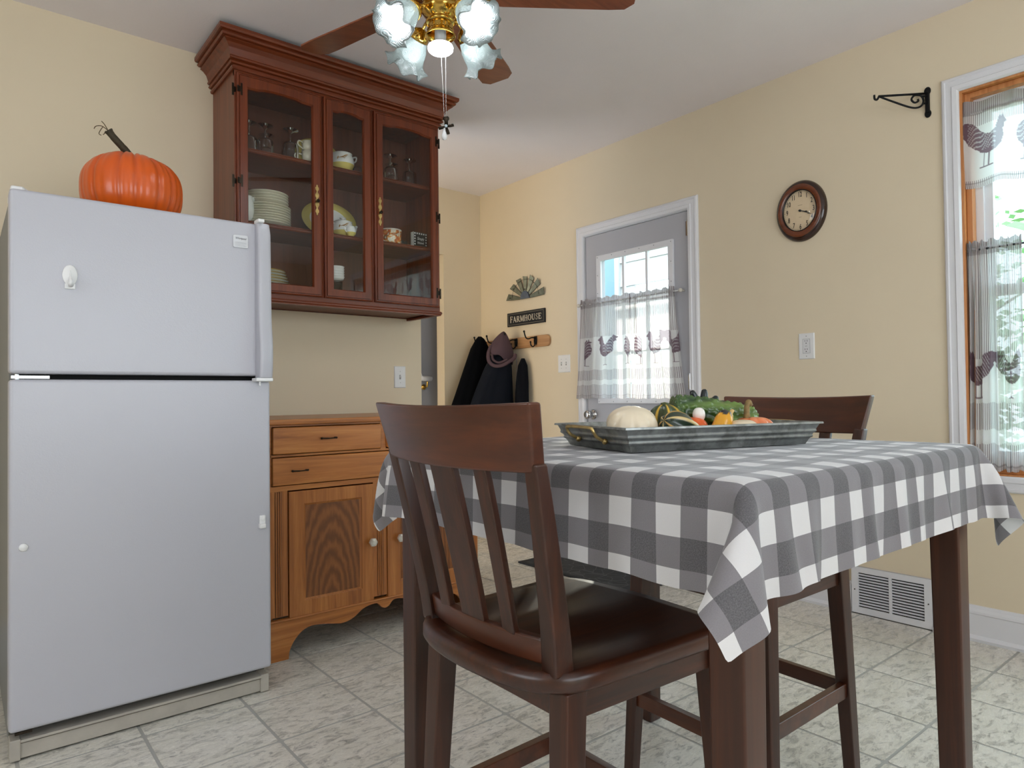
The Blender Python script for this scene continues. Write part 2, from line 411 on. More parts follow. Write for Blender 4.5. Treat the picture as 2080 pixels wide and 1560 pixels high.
for k in (1, 2):
    y = gy0+(gy1-gy0)*k/3; bm = BM(); box(bm, XB+.014, XB+.034, y-.008, y+.008, gz0, gz1); obj('muntin', bm, M_trim, dr)
for k in (1, 2):
    z = gz0+(gz1-gz0)*k/3; bm = BM(); box(bm, XB+.014, XB+.034, gy0, gy1, z-.008, z+.008); obj('muntin', bm, M_trim, dr)
bm = BM(); Mk = Matrix.Translation((XB+.006, 3.060, .876)) @ Matrix.Rotation(-pi/2, 4, 'Y')
lathe(bm, [(.0, 0), (.033, 0), (.033, .004), (.028, .009), (.014, .012), (.013, .03), (.02, .036), (.027, .046), (.028, .056), (.024, .064), (.012, .067), (0, .067)], 24, Mk)
obj('door_knob', bm, M_chrome, dr, smooth=True)
for z in (1.93, 1.07, .2):
    bm = BM(); tube(bm, [(XB-.006, 2.299, z-.045), (XB-.006, 2.299, z+.045)], .006, 8); box(bm, XB-.004, XB+.004, 2.292, 2.315, z-.04, z+.04)
    obj('hinge', bm, M_chrome, dr)
bm = BM(); box(bm, XB+.052, XB+.06, 2.29, 3.12, 0, 2.04)  # outer stop
ring_b = BM(); ring(ring_b, [(2.287, 0), (3.123, 0), (3.123, 2.044), (2.287, 2.044)], [(2.299, 0), (3.111, 0), (3.111, 2.032), (2.299, 2.032)], XB+.002, XB+.128, 'x'); bm.free()
obj('door_jamb', ring_b, M_trim, dr)

# ---- big window, right
wn = thing('window_1', None, None, kind='structure')
def rect(y0, y1, z0, z1): return [(y0, z0), (y1, z0), (y1, z1), (y0, z1)]
wy0, wy1, wz0, wz1 = -.598, .968, .657, 2.225
bm = BM(); ring(bm, rect(wy0, wy1, wz0, wz1), rect(wy0+.016, wy1-.012, wz0+.014, wz1-.012), XB-.004, XB+.10, 'x'); obj('window_jamb', bm, M_oak, wn)
bm = BM(); ring(bm, rect(wy0+.016, wy1-.012, wz0+.014, wz1-.012), rect(wy0+.04, wy1-.034, wz0+.035, wz1-.034), XB+.02, XB+.06, 'x'); obj('window_stop', bm, M_oak, wn, bevel=.003)
bm = BM(); ring(bm, rect(wy0+.016, wy1-.012, wz0+.014, wz1-.012), rect(wy0+.07, wy1-.062, wz0+.06, wz1-.06), XB+.06, XB+.10, 'x'); obj('window_frame', bm, M_trim, wn, bevel=.003)
zc = 1.40; yc = .19
for (a, b) in ((wy0+.068, yc-.03), (yc+.03, wy1-.060)):
    bm = BM()
    ring(bm, rect(a, b, zc-.01, wz1-.058), rect(a+.03, b-.03, zc+.025, wz1-.09), XB+.074, XB+.10, 'x')
    ring(bm, rect(a, b, wz0+.058, zc+.02), rect(a+.03, b-.03, wz0+.10, zc-.02), XB+.066, XB+.08, 'x')
    obj('sash', bm, M_trim, wn, bevel=.002)
    bm = BM(); box(bm, XB+.084, XB+.088, a+.02, b-.02, zc, wz1-.07); obj('glass_pane', bm, M_wglass2, wn)
    bm = BM(); box(bm, XB+.071, XB+.075, a+.02, b-.02, wz0+.07, zc); obj('glass_pane', bm, M_wglass2, wn)
bm = BM(); box(bm, XB+.055, XB+.105, yc-.03, yc+.03, wz0+.014, wz1-.012); obj('mullion', bm, M_trim, wn, bevel=.003)
# unseen window frames added behind the camera around the fill lights
for nm, ax in (('fill_window_2', 'y'), ('fill_window_3', 'x')):
    w2 = thing(nm, None, None, kind='structure'); bm = BM()
    if ax == 'y':
        A, B, z0_, z1_ = -.6, 2.1, .8, 2.2; ring(bm, rect(A, B, z0_, z1_), rect(A+.05, B-.05, z0_+.05, z1_-.05), Y0-.08, Y0-.03, 'y'); box(bm, .72, .78, Y0-.08, Y0-.03, .8, 2.2)
    else:
        A, B, z0_, z1_ = -.05, 1.65, .85, 2.15; ring(bm, rect(A, B, z0_, z1_), rect(A+.05, B-.05, z0_+.05, z1_-.05), X0-.08, X0-.03, 'x'); box(bm, X0-.08, X0-.03, .77, .83, .85, 2.15)
    obj('window_frame', bm, M_trim, w2)

# ---- outside: porch siding seen by the door glass, garden beyond the window
M_siding = plain('white_siding', C(186, 192, 199), .6)
pw = thing('porch_wall', None, None, kind='structure')
oy0, oy1, oz0, oz1 = 3.60, 4.06, 1.36, 1.90      # opening added in the siding to pass a sunbeam to the chair seat
for k in range(13):
    z = -.2+k*.22; segs = ((1.9, oy0), (oy1, 6.0)) if (z+.21 > oz0 and z < oz1-.01) else ((1.9, 6.0),)
    for a, c in segs:
        b = BM(); hexa(b, [(4.75, a, z), (4.79, a, z), (4.79, c, z), (4.75, c, z)], [(4.768, a, z+.217), (4.79, a, z+.217), (4.79, c, z+.217), (4.768, c, z+.217)])
        obj('siding_board', b, M_siding, pw)
b = BM(); ring(b, rect(oy0-.05, oy1+.05, oz0-.05, oz1+.05), rect(oy0, oy1, oz0, oz1), 4.74, 4.80, 'x'); obj('porch_casing', b, M_siding, pw)  # casing around the added sun opening
b = BM(); ring(b, rect(4.22, 4.64, .9, 2.45), rect(4.27, 4.59, .95, 2.40), 4.73, 4.77, 'x'); obj('porch_casing', b, M_siding, pw, bevel=.006)
b = BM(); box(b, 4.740, 4.746, 4.27, 4.59, .95, 2.40); obj('porch_window_pane', b, plain('pale_pane', C(120, 150, 166), .9, Specular_IOR_Level=0.0), pw)
bm = BM(); box(bm, XB+.13, 14, -7, 12, -.35, -.25); structure('ground_outside', bm, plain('lawn', C(120, 138, 86), .9, var=(3, .3)))
M_leaf = NT('pale_leaves'); M_leaf.set(Base_Color=C(132, 170, 116), Roughness=.6); M_leaf = M_leaf.m
M_bark = plain('bark', C(96, 80, 66), .9, bump=(20, .5, .02))
def tree(x, y, h, r, label, n=1400):
    t = thing('garden_tree', label, 'tree', (x, y, -.25)); b = BM()
    tube(b, [(0, 0, 0), (.05, .03, h*.5), (0, .1, h*.85)], [.12, .09, .03], 8)
    for k in range(7):
        a = k*2.4; tube(b, [(0.03, 0, h*(.4+.05*k)), (r*.4*cos(a), r*.4*sin(a), h*(.55+.05*k)), (r*.8*cos(a), r*.8*sin(a), h*(.68+.05*k))], [.04, .025, .01], 5)
    obj('trunk', b, M_bark, t)
    b = BM(); rnd = random.Random(int(x*10))
    for k in range(n):
        u = Vector((rnd.gauss(0, 1), rnd.gauss(0, 1), rnd.gauss(0, .8))).normalized()*r*rnd.random()**.4
        c = u+Vector((0, 0, h*.8)); q = Matrix.Translation(c) @ Matrix.Rotation(rnd.random()*6, 4, 'Z') @ Matrix.Rotation(rnd.random()*3, 4, 'X')
        s = .05+.05*rnd.random(); f = [b.verts.new(q @ Vector(p)) for p in ((-s, 0, 0), (0, -s*.5, 0), (s, 0, 0), (0, s*.5, 0))]; b.faces.new(f)
    o = obj('foliage', b, M_leaf, t, kind='stuff', fix=False)
tree(8.8, 3.3, 3.0, 1.5, 'pale leafy tree in the garden seen through the right window')
tree(7.8, 2.5, 1.6, .8, 'low leafy shrub outside beneath the tree by the right window', 900)
# handrail in the stairwell
hr = thing('stair_handrail', 'white stair handrail end on a brass bracket against the grey stairwell wall', 'handrail', (0, 0, 0))
RY = YF+.21
bm = BM(); tube(bm, [(2.50, RY, 1.44), (2.735, RY, 1.165), (2.75, RY, 1.147), (2.835, RY, 1.143)], .021, 10); obj('rail', bm, M_trim, hr, smooth=True)
bm = BM(); tube(bm, smoothpath([(2.80, RY, 1.122), (2.80, RY+.005, 1.085), (2.80, RY+.04, 1.08), (2.80, RY+.058, 1.08)]), .007, 8); lathe(bm, [(0, 0), (.022, 0), (.02, .006), (0, .008)], 12, Matrix.Translation((2.80, RY+.058, 1.08)) @ Matrix.Rotation(pi/2, 4, 'X')); obj('bracket', bm, M_brass, hr, smooth=True)
# ------------------------------------------------------------ refrigerator
def fridgemat():
    s = NT('textured_white_enamel'); v = s.tex()
    s.set(Base_Color=C(184, 184, 192), Roughness=.34, Coat_Weight=.15, Coat_Roughness=.25)
    s.bump(s.math('ADD', s.noise(v, 230, 2, .5), s.math('MULTIPLY', s.noise(v, 90, 2), .5)), .17, .002); return s.m
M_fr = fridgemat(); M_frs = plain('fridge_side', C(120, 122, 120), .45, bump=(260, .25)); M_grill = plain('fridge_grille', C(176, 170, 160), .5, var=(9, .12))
fr = thing('refrigerator', 'white top-freezer refrigerator standing beside the wooden sideboard', 'refrigerator', (.468, 2.70, 0))
fx0, fx1 = -.36, .36; dy0, dy1 = -.372, -.305
bm = BM(); box(bm, fx0+.004, fx1-.004, -.295, .34, .03, 1.585); obj('cabinet_shell', bm, M_frs, fr, bevel=.006)
bm = BM(); box(bm, fx0+.015, fx1-.015, -.308, -.294, .09, 1.58); obj('door_gasket', bm, M_dark, fr)
d1 = None
bm = BM(); box(bm, fx0, fx1-.028, dy0, dy1, 1.079, 1.598); d1 = obj('freezer_door', bm, M_fr, fr, bevel=.011, seg=3)
bm = BM(); box(bm, fx0, fx1+.002, dy0, dy1, .088, 1.064); d2 = obj('fridge_door', bm, M_fr, fr, bevel=.011, seg=3)
bm = BM()   # full height grip along the right edge of the freezer door
prof = [(1.599, .016), (1.56, .030), (1.40, .034), (1.28, .036), (1.24, .040), (1.20, .047), (1.15, .049), (1.10, .046), (1.072, .040)]
rows = []
for z, d in prof:
    xs = [(.312, 0), (.314, d-.006), (.320, d), (.346, d), (.358, d-.008), (.360, -.004), (.360, -.06), (.330, -.06)]
    rows.append([bm.verts.new((x, dy0-dd, z)) for x, dd in xs])
for p, q in zip(rows, rows[1:]):
    for i in range(8): bm.faces.new((p[i], p[(i+1) % 8], q[(i+1) % 8], q[i]))
bm.faces.new(rows[0]); bm.faces.new(rows[-1][::-1])
hd = obj('handle', bm, M_fr, d1, bevel=.003)
bm = BM(); box(bm, .312, .334, dy0-.034, dy0+.01, 1.597, 1.609); obj('handle_cap', bm, M_plastic, d1, bevel=.003)
bm = BM(); box(bm, .302, .358, dy0-.04, dy0+.01, 1.060, 1.072); box(bm, .318, .324, dy0-.02, dy0-.012, 1.045, 1.062); obj('handle_end', bm, M_plastic, d1, bevel=.003)
bm = BM()
cx, cz, w, h, r = .264, 1.5295, .0245, .0215, .005
pts = []
for sx, sz, a0 in ((1, 1, 0), (-1, 1, 90), (-1, -1, 180), (1, -1, 270)):
    for k in range(4):
        a = radians(a0+k*30); pts.append((cx+sx*(w-r)+r*cos(a), cz+sz*(h-r)+r*sin(a)))
prism(bm, pts, dy0-.004, dy0+.002, 'y'); em = obj('badge', bm, plain('badge_metal', C(206, 208, 212), .25, .35), d1, bevel=.0012)
bm = BM()
for k in range(5): box(bm, cx-.019, cx+.019, dy0-.0046, dy0-.0038, cz-.004-k*.0032, cz-.0034-k*.0032)
obj('badge_line', bm, plain('badge_grey', C(150, 152, 156), .4), d1)
text_mesh('Whirlpool', .0098, plain('badge_print', C(84, 86, 92), .4), 'badge_lettering', d1, Matrix.Translation((cx, dy0-.0045, cz+.0095)) @ Matrix.Rotation(pi/2, 4, 'X'), .86, .0002, shear=.3)
# hinges
bm = BM(); b_ = Matrix.Translation((fx0+.02, -.31, 1.60))
pts = [(fx0+.004, -.345), (fx0+.035, -.345), (fx0+.055, -.30), (fx0+.055, -.20), (fx0+.004, -.20)]
prism(bm, pts, 1.585, 1.612); obj('hinge_cover', bm, M_plastic, fr, bevel=.006)
bm = BM(); box(bm, fx0+.006, fx0+.095, -.352, -.30, 1.0665, 1.0745); tube(bm, [(fx0+.02, -.335, 1.062), (fx0+.02, -.335, 1.08)], .006, 8); obj('centre_hinge', bm, M_chrome, fr)
bm = BM(); box(bm, fx0+.015, fx0+.055, -.352, -.30, .074, .082); obj('lower_hinge', bm, M_pewter, fr)
# kick grille
bm = BM(); box(bm, fx0+.004, fx1, -.30, -.29, .0, .09); obj('base_recess', bm, plain('recess_grey', C(90, 88, 82), .7), fr)
bm = BM(); box(bm, fx0+.028, fx1-.028, -.356, -.30, .052, .060); box(bm, fx0+.028, fx1-.028, -.346, -.335, .006, .047); box(bm, fx0+.028, fx1-.028, -.338, -.30, .044, .052)
gr = obj('grille', bm, M_grill, fr, bevel=.002)
for s in (-1, 1):
    bm = BM(); a, b_ = (fx0+.003, fx0+.029) if s < 0 else (fx1-.029, fx1-.001); box(bm, a, b_, -.352, -.30, .003, .062); obj('grille_end', bm, M_grill, gr, bevel=.003)
bm = BM(); lathe(bm, [(.0115, 0), (.010, .004), (0, .005)], 18, Matrix.Translation((.141-.468, dy0, .596)) @ Matrix.Rotation(pi/2, 4, 'X')); obj('plug_button', bm, M_plastic, d2, smooth=True)
# latch on fridge door
bm = BM(); box(bm, .322, .341, dy0-.008, dy0+.001, .575, .607); lathe(bm, [(.008, 0), (.007, .004), (0, .005)], 14, Matrix.Translation((.332, dy0-.008, .597)) @ Matrix.Rotation(pi/2, 4, 'X')); box(bm, .319, .339, dy0-.018, dy0, .565, .580)
lt = obj('door_latch', bm, M_plastic, bevel=.002); lt.location = (.468, 2.70, 0); tag(lt, 'small white plastic latch stuck on the right edge of the lower fridge door', 'latch')
# stick-on hook
hk = thing('adhesive_hook', 'white oval stick-on hook on the freezer door below the pumpkin', 'hook', (.25, 2.70+dy0, 1.366))
bm = BM(); lathe(bm, [(1, 0), (1, .004), (.92, .006), (0, .007)], 28, Matrix.Rotation(pi/2, 4, 'X') @ Matrix.Diagonal((.019, .030, 1, 1))); obj('backplate', bm, M_plastic, hk, smooth=True)
bm = BM(); tube(bm, smoothpath([(0, -.004, .012), (0, -.012, -.008), (0, -.02, -.022), (0, -.026, -.030)]), [.004]*6+[.007]*6+[.011]*6+[.0115], 10, flat=.6); obj('prong', bm, M_plastic, hk, smooth=True)
bm = BM(); box(bm, -.013, .013, -.006, -.001, -.040, -.024); obj('lower_tab', bm, M_plastic, hk, bevel=.002)

# ------------------------------------------------------------ pumpkin
def gourd_mesh(name, spine, rads, nseg=48, rib=None, colf=None, bump=None, mat=None):
    """surface around a curved spine; rib(a,t)->scale, bump(a,t)->offset in m, colf(a,t)->rgb"""
    P = [Vector(p) for p in spine]; N = len(P); out = np.zeros((N, nseg, 3)); colr = np.ones((N, nseg, 4))
    T = [(P[min(i+1, N-1)]-P[max(i-1, 0)]).normalized() for i in range(N)]
    up = Vector((0, 1, 0)) if abs(T[0].y) < .9 else Vector((1, 0, 0)); u = T[0].cross(up).normalized()
    for i in range(N):
        u = (u-T[i]*u.dot(T[i])).normalized(); w = T[i].cross(u); t = i/(N-1)
        for k in range(nseg):
            a = 2*pi*k/nseg; r = rads[i]*(rib(a, t) if rib else 1)+(bump(a, t) if bump else 0)*min(1, rads[i]/max(rads)*2)
            out[i, k] = P[i]+(u*cos(a)+w*sin(a))*max(r, 0)
            if colf: colr[i, k, :3] = colf(a, t)
    return gridmesh(name, out, col=colr if colf else None, closed=True, mats=(mat,))
M_vc = vcmat('gourd_skin', .32, (40, .08), Coat_Weight=.3, Coat_Roughness=.2)
pk = thing('pumpkin', 'large orange pumpkin with a long dark stem on top of the refrigerator', 'pumpkin', (.462, 2.62, 1.599))
rnd = random.Random(3); ribs = sorted([i*2*pi/15+rnd.uniform(-.08, .08) for i in range(15)])
def prib(a, t):
    d = min(abs((a-x+pi) % (2*pi)-pi) for x in ribs)
    d2 = min(abs((a-x-.19+pi) % (2*pi)-pi) for x in ribs)
    return 1-.036*math.exp(-(d/.05)**2)-.012*math.exp(-(d2/.04)**2)+.012*sin(3*a+1)
def pcol(a, t):
    d = min(abs((a-x+pi) % (2*pi)-pi) for x in ribs); k = math.exp(-(d/.05)**2)*.35
    n = .5+.5*sin(a*23+t*9)*sin(a*11-t*17); c0 = C(220, 92, 14); c1 = C(168, 60, 10)
    return [c0[i]*(1-k)*(.93+.07*n)+c1[i]*k for i in range(3)]
N = 34; sp = []; rr = []
for i in range(N):
    ph = -pi/2+pi*i/(N-1); z = .118+.118*abs(sin(ph))**.86*(1 if ph > 0 else -1); r = .157*cos(ph)**.62 if i not in (0, N-1) else 0
    if ph > 1.1: z -= .016*((ph-1.1)/.47)**2
    if ph < -1.1: z += .02*((-ph-1.1)/.47)**2
    sp.append((0, 0, z)); rr.append(r)
# spine must be monotone for frames: build with direct lathe
arr = np.zeros((N, 150, 3)); cc = np.ones((N, 150, 4))
for i in range(N):
    for k in range(150):
        a = 2*pi*k/150; s = prib(a, i/N)
        arr[i, k] = (rr[i]*s*cos(a), rr[i]*s*sin(a), sp[i][2]*(1 if i < N*.6 else (1-(1-s)*.9))); cc[i, k, :3] = pcol(a, i/N)
me = gridmesh('flesh', arr, col=cc, closed=True, mats=(M_vc,)); obj('rind', me, None, pk)
stem = smoothpath([(.0, 0, .212), (-.012, -.01, .240), (-.034, -.02, .262), (-.060, -.03, .284), (-.078, -.034, .304)], 5)
bm = BM(); rows = tube(bm, stem, [.028, .021, .018, .016, .0145]+[.0135]*5+[.0125]*5+[.0125, .012, .0125, .013, .015, .014], 10)
for r in rows:
    for k, v in enumerate(r):
        if k % 2: v.co += (sum((x.co for x in r), Vector())/len(r)-v.co)*.25
obj('stem', bm, plain('dried_stem', C(62, 54, 36), .7, var=(60, .5)), pk, smooth=True)
bm = BM()
for pts in (((-.078, -.034, .304), (-.095, -.04, .312), (-.112, -.04, .308), (-.118, -.04, .298)), ((-.078, -.034, .306), (-.088, -.035, .322), (-.096, -.035, .330)), ((-.092, -.04, .311), (-.100, -.042, .296), (-.104, -.042, .284), (-.097, -.04, .281)), ((-.084, -.035, .300), (-.088, -.037, .289), (-.092, -.038, .285))):
    tube(bm, smoothpath(pts, 4), .0014, 5)
obj('tendril', bm, plain('dry_tendril', C(92, 74, 48), .8), pk)

# ------------------------------------------------------------ china cabinet on the wall
cx0, cx1, cyf, cyb = .905, 1.933, 2.95, YA-.003
cb = thing('china_cabinet', 'cherry wall-mounted china cabinet with three arched glass doors above the sideboard', 'cabinet', (0, 0, 0))
M_int = wood('cabinet_interior', C(74, 34, 20), C(108, 56, 34), C(126, 70, 46), 'z', .5, .05)
zb, zt = 1.432, 2.44; th = .019
bm = BM(); box(bm, cx0, cx0+th, cyf+.018, cyb, zb, zt); obj('side_panel', bm, M_cherry, cb)
bm = BM(); box(bm, cx1-th, cx1, cyf+.018, cyb, zb, zt); obj('side_panel', bm, M_cherry, cb)
bm = BM(); box(bm, cx0+th, cx1-th, cyb-.006, cyb-.0005, zb, zt); obj('back_panel', bm, M_int, cb)
bm = BM(); box(bm, cx0+th, cx1-th, cyf+.018, cyb-.006, 1.436, 1.456); obj('bottom_panel', bm, M_int, cb)
bm = BM(); box(bm, cx0+th, cx1-th, cyf+.018, cyb-.006, 2.40, 2.42); obj('top_panel', bm, M_int, cb)
SH = (1.456, 1.775, 2.093)
for z in SH[1:]:
    bm = BM(); prism(bm, [(cyf+.032, z-.018), (cyf+.027, z-.014), (cyf+.027, z-.010), (cyf+.03, z-.008), (cyf+.027, z-.005), (cyf+.030, z), (cyb-.006, z), (cyb-.006, z-.018)], cx0+th, cx1-th, 'x')
    obj('shelf', bm, M_cherryH, cb)
# face frame
doors = [(.912, 1.288, 'left'), (1.300, 1.540, 'mid'), (1.556, 1.922, 'right')]
dz0, dz1 = 1.462, 2.392
bm = BM()
box(bm, cx0, doors[0][0]+.012, cyf, cyf+.019, zb, zt); box(bm, doors[0][1]-.012, doors[1][0]+.012, cyf, cyf+.019, zb, zt); box(bm, doors[1][1]-.012, doors[2][0]+.012, cyf, cyf+.019, zb, zt); box(bm, doors[2][1]-.012, cx1, cyf, cyf+.019, zb, zt)
obj('frame_stile', bm, M_cherry, cb, bevel=.002)
for z0_, z1_ in ((dz1-.012, zt+.004), (zb, dz0+.012)):
    bm = BM(); box(bm, cx0, cx1, cyf-.001, cyf+.018, z0_, z1_); obj('frame_rail', bm, M_cherryH, cb, bevel=.002)
def arch(x0, x1, z0, z1, n=28):
    """loop: bottom left, bottom right, then the arched top from right to left"""
    w = x1-x0; P = [(x0, z0), (x1, z0)]
    for k in range(n+1):
        t = k/n; s = abs(2*t-1)
        if s < .46: z = z1-.003*(s/.46)**2
        elif s < .72: u = (s-.46)/.26; z = z1-.003-.007*(3*u*u-2*u**3)
        elif s < .80: u = (s-.72)/.08; z = z1-.010-.0005*u
        else: u = (s-.80)/.2; z = z1-.0105-.002*u
        P.append((x1-w*t, z))
    return P
def outerloop(x0, x1, z0, z1, n=28): return [(x0, z0), (x1, z0)]+[(x1-(x1-x0)*k/n, z1) for k in range(n+1)]
for (a, b, kind) in doors:
    fw = .046 if kind != 'mid' else .044
    y1, y0 = cyf-.001, cyf-.020
    bm = BM(); L = []
    ol = outerloop(a, b, dz0, dz1); il = arch(a+fw, b-fw, dz0+fw, dz1-.052)
    # stepped: outer edge lower, a moulded groove, then flat, then chamfer to glass
    def lerp(t): return [(o[0]+(i[0]-o[0])*t, o[1]+(i[1]-o[1])*t) for o, i in zip(ol, il)]
    st = [(0, y1), (0, y0+.008), (.06, y0+.006), (.10, y0+.004), (.16, y0+.004), (.17, y0+.0065), (.22, y0+.0065), (.23, y0), (.9, y0), (1.0, y0+.008), (1.0, y1)]
    rows = [[bm.verts.new((p[0], yy, p[1])) for p in lerp(t)] for t, yy in st]
    n = len(ol)
    for p, q in zip(rows, rows[1:]+[rows[0]]):
        for i in range(n): bm.faces.new((p[i], p[(i+1) % n], q[(i+1) % n], q[i]))
    d = obj('cabinet_door', bm, M_cherry, cb)
    if kind == 'mid': d['label'] = 'narrow middle glass panel of the cabinet'
    elif kind == 'left': d['label'] = 'left arched glass door'
    else: d['label'] = 'right arched glass door'
    bm = BM(); prism(bm, [(a+fw-.006, dz0+fw-.006), (b-fw+.006, dz0+fw-.006), (b-fw+.006, dz1-.044), (a+fw-.006, dz1-.044)], cyf-.008, cyf-.005, 'y'); obj('glass_pane', bm, M_glass, d)
    # beads beside the doors
    bm = BM()
    xs = {'left': (b+.003, b+.009), 'mid': (b+.004, b+.010), 'right': ()}[kind]
    for x in xs: tube(bm, [(x, cyf-.001, dz0), (x, cyf-.001, dz1)], .0028, 6)
    if xs: obj('bead', bm, M_cherry, d)
    else: bm.free()
    if kind != 'mid':
        hx = a+.002 if kind == 'left' else b-.002; s = -1 if kind == 'left' else 1
        for hz in (2.318, 1.927, 1.535):
            bm = BM()
            for t in (-1, 1):
                c = hx+t*.013
                pts = [(c-t*.010, hz-.010), (c-t*.002, hz-.012), (c-t*.002, hz-.026), (c+t*.006, hz-.026), (c+t*.006, hz-.014), (c+t*.006, hz+.014), (c+t*.006, hz+.026), (c-t*.002, hz+.026), (c-t*.002, hz+.012), (c-t*.010, hz+.010)]
                prism(bm, pts, y0-.0015 if t*s < 0 else cyf-.003, y0+.004 if t*s < 0 else cyf, 'y')
            tube(bm, [(hx, y0-.002, hz-.012), (hx, y0-.002, hz+.012)], .004, 8)
            obj('hinge', bm, M_pewter, d)
        kx = b-.027 if kind == 'left' else a+.024; kz = 1.902
        hw = [(0, .070), (.004, .066), (.003, .062), (.008, .056), (.008, .048), (.004, .041), (.003, .036), (.009, .024), (.009, .016), (.004, .008), (.007, 0)]
        full = [(x, z) for x, z in hw]+[(x, -z) for x, z in hw[::-1][1:]]; full = full[:-1]+[(0, -.070)]
        pts = [(kx+x, kz+z) for x, z in full]+[(kx-x, kz+z) for x, z in full[::-1][1:-1]]
        bm = BM(); prism(bm, pts, y0-.003, y0, 'y'); obj('key_plate', bm, M_obrass, d, label='ornate brass key plate')
        bm = BM(); tube(bm, [(kx, y0, kz-.006), (kx, y0-.026, kz-.006)], .0025, 8); lathe(bm, [(.003, 0), (.008, .003), (.0075, .008), (.003, .010)], 12, Matrix.Translation((kx, y0-.010, kz-.006)) @ Matrix.Rotation(pi/2, 4, 'X')); obj('key', bm, M_pewter, d)
# crown moulding, mitred on both front corners
bm = BM()
prof = [(0, 2.404), (.008, 2.404), (.012, 2.409), (.012, 2.416), (.005, 2.419), (.005, 2.423), (.016, 2.425), (.021, 2.431), (.016, 2.437), (.012, 2.441), (.022, 2.443), (.026, 2.449), (.021, 2.455), (.022, 2.459), (.030, 2.482), (.043, 2.497), (.056, 2.505), (.050, 2.508), (.050, 2.512), (.064, 2.513), (.069, 2.520), (.062, 2.526), (.062, 2.529), (.076, 2.531), (.080, 2.538), (.080, 2.550), (0, 2.550)]
rows = [[bm.verts.new(p) for p in ((cx0-o, cyb, z), (cx0-o, cyf-o, z), (cx1+o, cyf-o, z), (cx1+o, cyb, z))] for o, z in prof]
for p, q in zip(rows, rows[1:]):
    for i in range(3): bm.faces.new((p[i], p[i+1], q[i+1], q[i]))
top = [rows[-2][i] for i in range(4)]; bm.faces.new(top); 
obj('crown_moulding', bm, M_cherryH, cb)
bm = BM()
prof = [(0, 1.442), (.005, 1.442), (.008, 1.436), (.008, 1.430), (.004, 1.426), (.004, 1.421), (0, 1.421)]
rows = [[bm.verts.new(p) for p in ((cx0-o, cyb, z), (cx0-o, cyf-o, z), (cx1+o, cyf-o, z), (cx1+o, cyb, z))] for o, z in prof]
for p, q in zip(rows, rows[1:]):
    for i in range(3): bm.faces.new((p[i], p[i+1], q[i+1], q[i]))
box(bm, cx0, cx1, cyf, cyf+.02, 1.421, 1.436); box(bm, cx0, cx0+th, cyf, cyb, 1.421, 1.436); box(bm, cx1-th, cx1, cyf, cyb, 1.421, 1.436)
obj('base_moulding', bm, M_cherryH, cb)

# ------------------------------------------------------------ dishes in the cabinet
M_cream = plain('cream_china', C(222, 216, 196), .22); M_china = plain('white_china', C(232, 232, 230), .18)
M_yel = plain('yellow_china', C(226, 208, 120), .2); M_gold = plain('gold_rim', C(180, 146, 70), .3, .7)
def goblet(x, y, z, s, label, h=.15, r=.036):
    t = thing('glass_goblet', label, 'glass', (x, y, z), 0, 'upturned glasses on the upper shelf')
    p = [(r, 0), (r*1.02, h*.30), (r*1.0, h*.48), (r*.86, h*.55), (r*.4, h*.60), (.005, h*.63), (.0045, h*.70), (.008, h*.74), (.0045, h*.79), (.006, h*.90), (r*.5, h*.96), (r*1.0, h)]
    bm = BM(); lathe(bm, p, 24, cap=False); obj('bowl_and_foot', bm, M_cup, t, smooth=True)
    return t
gl = [(1.000, 3.06, 'upturned stemmed glass at the far left of the upper shelf'), (1.070, 3.05, 'upturned stemmed glass, second from the left on the upper shelf'), (1.115, 3.16, 'upturned stemmed glass behind the second glass on the upper left shelf'), (1.178, 3.03, 'upturned stemmed glass beside the stacked teacups on the upper shelf'),
      (1.645, 3.15, 'upturned stemmed glass at the back left behind the right door, upper shelf'), (1.705, 3.05, 'upturned stemmed glass, front left behind the right glass door'), (1.775, 3.16, 'upturned stemmed glass in the middle back behind the right door'), (1.818, 3.05, 'upturned stemmed glass nearest the right end of the upper shelf')]
for k, (x, y, lb) in enumerate(gl): goblet(x, y, SH[2], 1, lb, .140)
def cup(x, y, z, label, rz=0, r=.040, h=.051, mat=None, handle=True, group=None, prof=None, nm='teacup'):
    t = thing(nm, label, 'cup', (x, y, z), rz, group); bm = BM()
    p = prof or [(.02, 0), (.024, .004), (r*.85, h*.3), (r, h), (r-.003, h), (r*.8, h*.32), (0, .008)]
    lathe(bm, [(0, 0)]+p, 28); obj('bowl', bm, mat or M_cream, t, smooth=True)
    if handle:
        bm = BM(); tube(bm, smoothpath([(-r*.93, 0, h*.82), (-r-.022, 0, h*.86), (-r-.026, 0, h*.5), (-r*.85, 0, h*.22)], 5), .0035, 8); obj('handle', bm, mat or M_cream, t, smooth=True)
    return t
cup(1.268, 3.02, SH[2], 'cream teacup, lower of the two stacked by the goblets', -.3, group='stacked teacups')
cup(1.268, 3.02, SH[2]+.048, 'cream teacup, upper of the two stacked by the goblets', .25, group='stacked teacups')
def plate(x, y, z, r, label, group, mat, rim=None, h=.014):
    t = thing('plate', label, 'plate', (x, y, z), 0, group); bm = BM()
    lathe(bm, [(0, 0), (r*.55, 0), (r*.62, .003), (r*.97, h), (r, h+.002), (r*.97, h+.004), (r*.6, .007), (0, .006)], 40); obj('dish', bm, mat, t, smooth=True)
    if rim:
        bm = BM(); lathe(bm, [(r*.985, h+.0005), (r*1.004, h+.002), (r*.985, h+.0045)], 40, cap=False); obj('gilt_edge', bm, rim, t, smooth=True)
    return t
px_, py_ = 1.085, 3.085; z = SH[1]
pos_words = ['bottom', 'second from the bottom', 'third from the bottom', 'fourth from the bottom', 'fifth from the bottom', 'sixth from the bottom', 'seventh from the bottom', 'eighth from the bottom']
